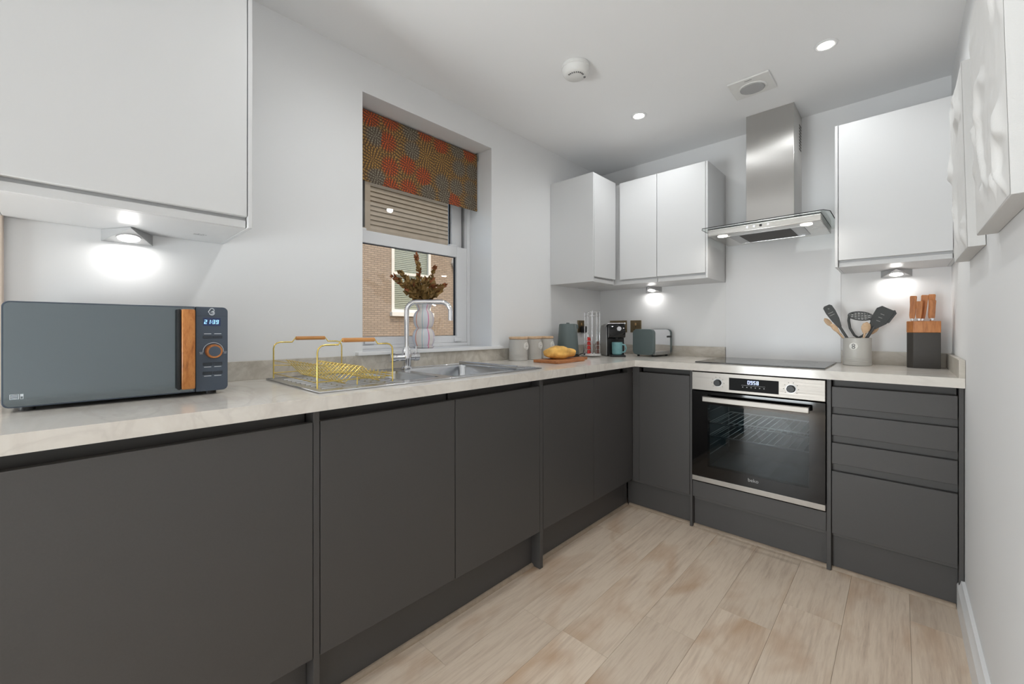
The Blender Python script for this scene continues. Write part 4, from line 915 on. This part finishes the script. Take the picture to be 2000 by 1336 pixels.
# ------------------------------------------------------------------ utensil pot, utensils
UPX, UPY = 1.6180, -0.135
UP = Thing('utensil_pot', 'grey ribbed tin pot holding kitchen utensils beside the hob', 'pot', (UPX, UPY, HW + 0.0005), R(-90))
r = 0.0590
UP.add('body', Bld().lathe([(0.0, 0.0), (r - 0.002, 0.0), (r, 0.002)] + [q for i in range(3) for q in ((r, 0.018 + i * 0.009), (r - 0.0012, 0.0195 + i * 0.009), (r, 0.021 + i * 0.009))] + [(r, 0.141), (r + 0.0015, 0.143), (r - 0.0015, 0.143), (r - 0.003, 0.138), (r - 0.003, 0.006), (0.0, 0.004)], seg=48), 'tin_grey')
M = face_mat((r * math.cos(R(-10)), r * math.sin(R(-10)), 0.100), (math.sin(R(10)), math.cos(R(10)), 0), (0, 0, 1))
bd = UP.add('badge', Bld().lathe([(0.0, 0.0012), (0.018, 0.0004), (0.019, -0.0045)], seg=28, mat=M), 'badge_white')
UP.add('badge_print', Bld().lathe([(0.0042, 0.0009), (0.0042, 0.0016), (0.0068, 0.0016), (0.0068, 0.0009)], (0, 0.0055, 0), 16, mat=M, ring=True).lathe([(0.0042, 0.0009), (0.0042, 0.0016), (0.0068, 0.0016), (0.0068, 0.0009)], (0, -0.0065, 0), 16, mat=M, ring=True), 'ink_dark', bd)
def utensil(name, label, base, tip, cat='utensil', n=(0.25, -1, 0)):
    """local frame: z from base to tip, x across the blade, blade normal toward n"""
    base, tip = Vector(base), Vector(tip); z = (tip - base).normalized(); nn = Vector(n); nn = (nn - z * nn.dot(z)).normalized(); x = nn.cross(z) * -1
    M = Matrix((x, z.cross(x), z)).transposed().to_4x4()
    T = Thing(name, label, cat, base, 0, 'utensils in the grey pot'); T.o.rotation_euler = M.to_euler(); T.len = (tip - base).length
    return T
pz = HW + 0.008
T = utensil('slotted_spatula', 'dark nylon slotted spatula leaning left in the utensil pot', (UPX + 0.030, UPY - 0.01, pz), (1.4900, UPY - 0.02, 1.226))
L_ = T.len
T.add('handle', Bld().tube([(0, 0, 0), (0, 0, L_ - 0.125)], [0.006, 0.0065], 10), 'nylon')
T.add('blade', Bld().prism([(-0.008, L_ - 0.13), (0.008, L_ - 0.13), (0.020, L_ - 0.085), (0.025, L_ - 0.04), (0.024, L_ - 0.010), (0.016, L_), (-0.010, L_), (-0.018, L_ - 0.008), (-0.020, L_ - 0.04), (-0.016, L_ - 0.085)], 'y', -0.0022, 0.0022, 0.001), 'nylon')
T.add('blade_hole', Bld().lathe([(0.0, 0.0), (0.004, 0.0)], mat=face_mat((0.002, -0.0026, L_ - 0.02), (1, 0, 0), (0, 0, 1))).box(-0.012, 0.012, -0.0028, -0.0024, L_ - 0.045, L_ - 0.042).box(-0.012, 0.012, -0.0028, -0.0024, L_ - 0.058, L_ - 0.055), 'nylon_hole')
T = utensil('potato_masher', 'dark nylon potato masher standing upright in the utensil pot', (UPX - 0.005, UPY + 0.005, pz), (1.634, UPY - 0.02, 1.172))
L_ = T.len
T.add('handle', Bld().tube([(0, 0, 0), (0, 0, L_ - 0.115)], 0.007, 10), 'nylon')
T.add('yoke', Bld().tube([(-0.046, 0, L_ - 0.006), (-0.047, 0, L_ - 0.03), (-0.038, 0, L_ - 0.07), (-0.018, 0, L_ - 0.105), (0, 0, L_ - 0.118), (0.018, 0, L_ - 0.105), (0.038, 0, L_ - 0.07), (0.047, 0, L_ - 0.03), (0.046, 0, L_ - 0.006)], 0.0058, 8), 'nylon')
b = Bld(); tl_ = Matrix.Translation((0, 0, L_ - 0.004)) @ Matrix.Rotation(R(30), 4, 'X')
def tp(x, y): return tuple(tl_ @ Vector((x, y, 0)))
b.tube([tp(0.049 * math.cos(R(a)), 0.036 * math.sin(R(a))) for a in range(0, 360, 12)], 0.0042, 6, closed=True)
for i in range(-3, 4):
    x = i * 0.0135; e = 0.036 * math.sqrt(max(0, 1 - (x / 0.049) ** 2)); b.tube([tp(x - 0.004, -e), tp(x + 0.004, e)], 0.0030, 6)
for y in (-0.016, 0.0, 0.016): b.tube([tp(-0.045, y), tp(0.045, y)], 0.0030, 6)
T.add('mashing_plate', b, 'nylon')
T = utensil('fish_slice', 'wide dark nylon fish slice leaning right in the utensil pot', (UPX - 0.028, UPY - 0.004, pz), (1.7330, UPY - 0.025, 1.205))
L_ = T.len
T.add('handle', Bld().tube([(0, 0, 0), (0, 0, L_ - 0.10)], [0.006, 0.007], 10), 'nylon')
T.add('blade', Bld().prism([(-0.009, L_ - 0.115), (0.009, L_ - 0.115), (0.036, L_ - 0.072), (0.040, L_ - 0.010), (0.030, L_), (-0.020, L_ + 0.004), (-0.034, L_ - 0.014), (-0.032, L_ - 0.075)], 'y', -0.0024, 0.0024, 0.0012), 'nylon')
b = Bld()
for i in range(3): b.box(-0.008, 0.008, -0.0030, -0.0025, L_ - 0.072 + i * 0.018, L_ - 0.069 + i * 0.018)
T.add('blade_slot', b, 'nylon_hole', smooth=0)
T.add('blade_lip', Bld().prism([(0.026, L_ - 0.001), (0.037, L_ - 0.010), (0.034, L_ - 0.068), (0.042, L_ - 0.062), (0.046, L_ - 0.008), (0.034, L_ + 0.004)], 'y', -0.0065, 0.0020, 0.001), 'nylon')
for i, (lab, bs, tipp, w) in enumerate([('pale wooden spoon leaning far left in the utensil pot', (UPX + 0.046, UPY + 0.008, pz), (1.4790, UPY + 0.015, 1.160), 0.013),
                                        ('pale wooden fork leaning left below the spatula in the pot', (UPX + 0.042, UPY - 0.020, pz), (1.511, UPY - 0.022, 1.130), 0.012),
                                        ('pale wooden spoon with round bowl right of the masher', (UPX + 0.008, UPY - 0.030, pz), (1.6600, UPY - 0.045, 1.137), 0.019),
                                        ('pale wooden spatula behind the fish slice in the pot', (UPX - 0.026, UPY + 0.020, pz), (1.6960, UPY + 0.020, 1.128), 0.019)]):
    T = utensil('wooden_utensil', lab, bs, tipp); L_ = T.len
    T.add('handle', Bld().tube([(0, 0, 0), (0, 0, L_ - 0.055)], 0.0048, 8), 'light_wood')
    T.add('head', Bld().lathe([(0.0, 0.0), (w * 0.5, 0.008), (w * 0.95, 0.026), (w, 0.040), (w * 0.75, 0.055), (0.0, 0.064)], seg=20, mat=Matrix.Translation((0, 0, L_ - 0.064)) @ Matrix.Diagonal((1, 0.28, 1, 1))), 'light_wood', smooth=60)

# ------------------------------------------------------------------ knife block
KB = Thing('knife_block', 'black knife block with wooden top band beside the right wall', 'knife block', (1.868, -0.098, HW + 0.0005))
kp = [(-0.0620, 0.030), (-0.0620, -0.018), (-0.0390, -0.046), (0.0560, -0.040), (0.0580, 0.030), (0.040, 0.060), (-0.045, 0.060)]
KB.add('block', Bld().prism([(x * 0.985, y * 0.985) for x, y in kp], 'z', 0.0, 0.1710, 0.0015), 'block_black')
KB.add('wooden_top', Bld().prism(kp, 'z', 0.1715, 0.2270, 0.002), 'acacia')
KBX, KBY = 1.868, -0.098
def knife(label, x, y, top, lean=0.0):
    T = Thing('knife', label, 'knife', (KBX + x, KBY + y, HW + 0.2280), 0, 'knives in the block'); T.o.rotation_euler = (R(2), R(lean), 0)
    h = top - (HW + 0.228)
    T.add('bolster', Bld().box(-0.0055, 0.0055, -0.0085, 0.0085, 0.0, 0.014, 0.002), 'chrome')
    T.add('handle', Bld().prism([(-0.0095, 0.013), (0.0085, 0.013), (0.0105, 0.04), (0.0120, h * 0.75), (0.0135, h - 0.004), (0.0105, h), (-0.0105, h), (-0.0125, h - 0.005), (-0.0105, h * 0.6), (-0.0115, 0.03)], 'y', -0.0085, 0.0085, 0.002), 'acacia')
knife('wooden knife handle furthest left in the block', -0.0420, -0.004, 1.264, 2.0)
knife('short wooden knife handle second from the left in the block', -0.0190, -0.022, 1.236, 1.0)
knife('tall wooden knife handle in the middle of the block', -0.0060, 0.018, 1.268, 4.0)
knife('tall wooden knife handle at the back right of the block', 0.0250, 0.018, 1.270, 1.0)
knife('short wooden knife handle at the front right of the block', 0.0270, -0.022, 1.240, 0.0)

# ------------------------------------------------------------------ ceiling fittings
def downlight(label, x, y, e=G['down']):
    T = Thing('ceiling_downlight', label, 'light', (x, y, CH), 0, 'recessed ceiling downlights')
    T.add('bezel', Bld().lathe([(0.030, -0.0005), (0.030, -0.004), (0.036, -0.0060), (0.043, -0.0030), (0.0435, -0.0005)], seg=40, ring=True), 'white_trim')
    T.add('lens', Bld().lathe([(0.0, -0.0030), (0.0298, -0.0030), (0.0298, -0.0010), (0.0, -0.0010)], seg=32), 'lamp_glow')
    lamp('light_source', 'SPOT', (0, 0, -0.010), (0, 0, 0), e, (0.955, 0.985, 1.0), T.o, spot_size=R(168), spot_blend=0.8, shadow_soft_size=0.03)
downlight('round recessed downlight in the ceiling left of the vent', 0.673, -0.686)
downlight('round recessed downlight in the ceiling right of the vent', 1.546, -0.690)
downlight('recessed ceiling downlight above the sink, out of the picture on the left', 0.673, -2.18)
downlight('recessed ceiling downlight out of the picture near the right wall', 1.546, -2.18)
SD = Thing('smoke_detector', 'round white smoke detector on the ceiling near the window', 'smoke detector', (0.665, -1.318, CH))
SD.add('base', Bld().lathe([(0.0, -0.0005), (0.064, -0.0005), (0.066, -0.004), (0.066, -0.016), (0.063, -0.018)], seg=48), 'detector_white')
SD.add('housing', Bld().lathe([(0.063, -0.018), (0.062, -0.030), (0.054, -0.044), (0.046, -0.050), (0.0, -0.052)], seg=48), 'detector_white')
b = Bld()
for a in range(-60, 61, 15): b.box(0.034, 0.041, -0.0022, 0.0022, -0.0535, -0.0508, mat=Matrix.Rotation(R(a - 50), 4, 'Z'))
SD.add('sounder_slots', b, 'detector_slot', smooth=0)
SD.add('test_button', Bld().lathe([(0.0, -0.0545), (0.005, -0.0540), (0.0055, -0.0510)], (0.030, 0.030, 0), 16), 'detector_slot')
VN = Thing('ceiling_vent', 'square white extractor vent in the ceiling above the hob', 'vent', (1.232, -0.574, CH))
VN.box('cover', (-0.092, 0.092, -0.092, 0.092, -0.010, -0.0005), 'detector_white', 0.003)
VN.add('grille', Bld().lathe([(0.0, -0.0150), (0.050, -0.0150), (0.056, -0.0100)], (0.0, 0.012, 0), 40), 'vent_inner')
VN.add('grille_ring', Bld().lathe([(0.056, -0.0098), (0.056, -0.0140), (0.062, -0.0140), (0.064, -0.0098)], (0.0, 0.012, 0), 40, ring=True), 'detector_white')
VN.box('slot', (-0.016, 0.016, -0.076, -0.073, -0.0108, -0.0098), 'detector_slot', 0)

# ------------------------------------------------------------------ relief canvases on the right wall
def canvas(label, y0, y1, seed):
    zb, zt_, th = 1.345, 1.900, 0.036; w, h = y1 - y0, zt_ - zb
    T = Thing('relief_canvas', label, 'wall art', (W - 0.001, (y0 + y1) / 2, zb), 0, 'white relief canvases on the right wall')
    T.o.rotation_euler = (0, R(-1.35), 0)
    T.add('frame', Bld().box(-th, 0, -w / 2, w / 2, 0, h, 0.0015), 'canvas_edge')
    nu, nv = 84, 110; V, F = [], []; sd = Vector((seed * 3.1, seed * 1.7, 0))
    for j in range(nv + 1):
        for i in range(nu + 1):
            u, v = i / nu, j / nv; yy, zz = (u - 0.5) * w, v * h
            q = Vector((u * 2.2, v * 3.0, 0)) + sd
            wx = mnoise.noise(q) * 1.4 + 0.5 * mnoise.noise(q * 2.1)
            ph = (u * 2.0 + 0.35 * v * 3 + wx) * 5.2
            rdg = (0.5 + 0.5 * math.sin(ph + 0.5 * math.sin(ph))) ** 6
            msk = max(0.0, min(1.0, 0.55 + 1.5 * mnoise.noise(q * 0.9 + Vector((9, 4, 0)))))
            edge = min(1.0, min(u, 1 - u, v, 1 - v) / 0.09)
            hgt = edge * (0.0125 * rdg * msk + 0.0020 * mnoise.noise(q * 6) + 0.002)
            V.append((-th - 0.0004 - max(0.0, hgt), yy * 0.992, 0.002 + zz * 0.992))
    for j in range(nv):
        for i in range(nu):
            a = j * (nu + 1) + i; F.append((a, a + nu + 1, a + nu + 2, a + 1))
    T.add('relief', Bld().raw(V, F), 'plaster_relief', smooth=80)
canvas('white plaster relief canvas further away on the right wall', -1.134, -0.732, 1)
canvas('white plaster relief canvas nearest the camera on the right wall', -1.790, -1.335, 2)
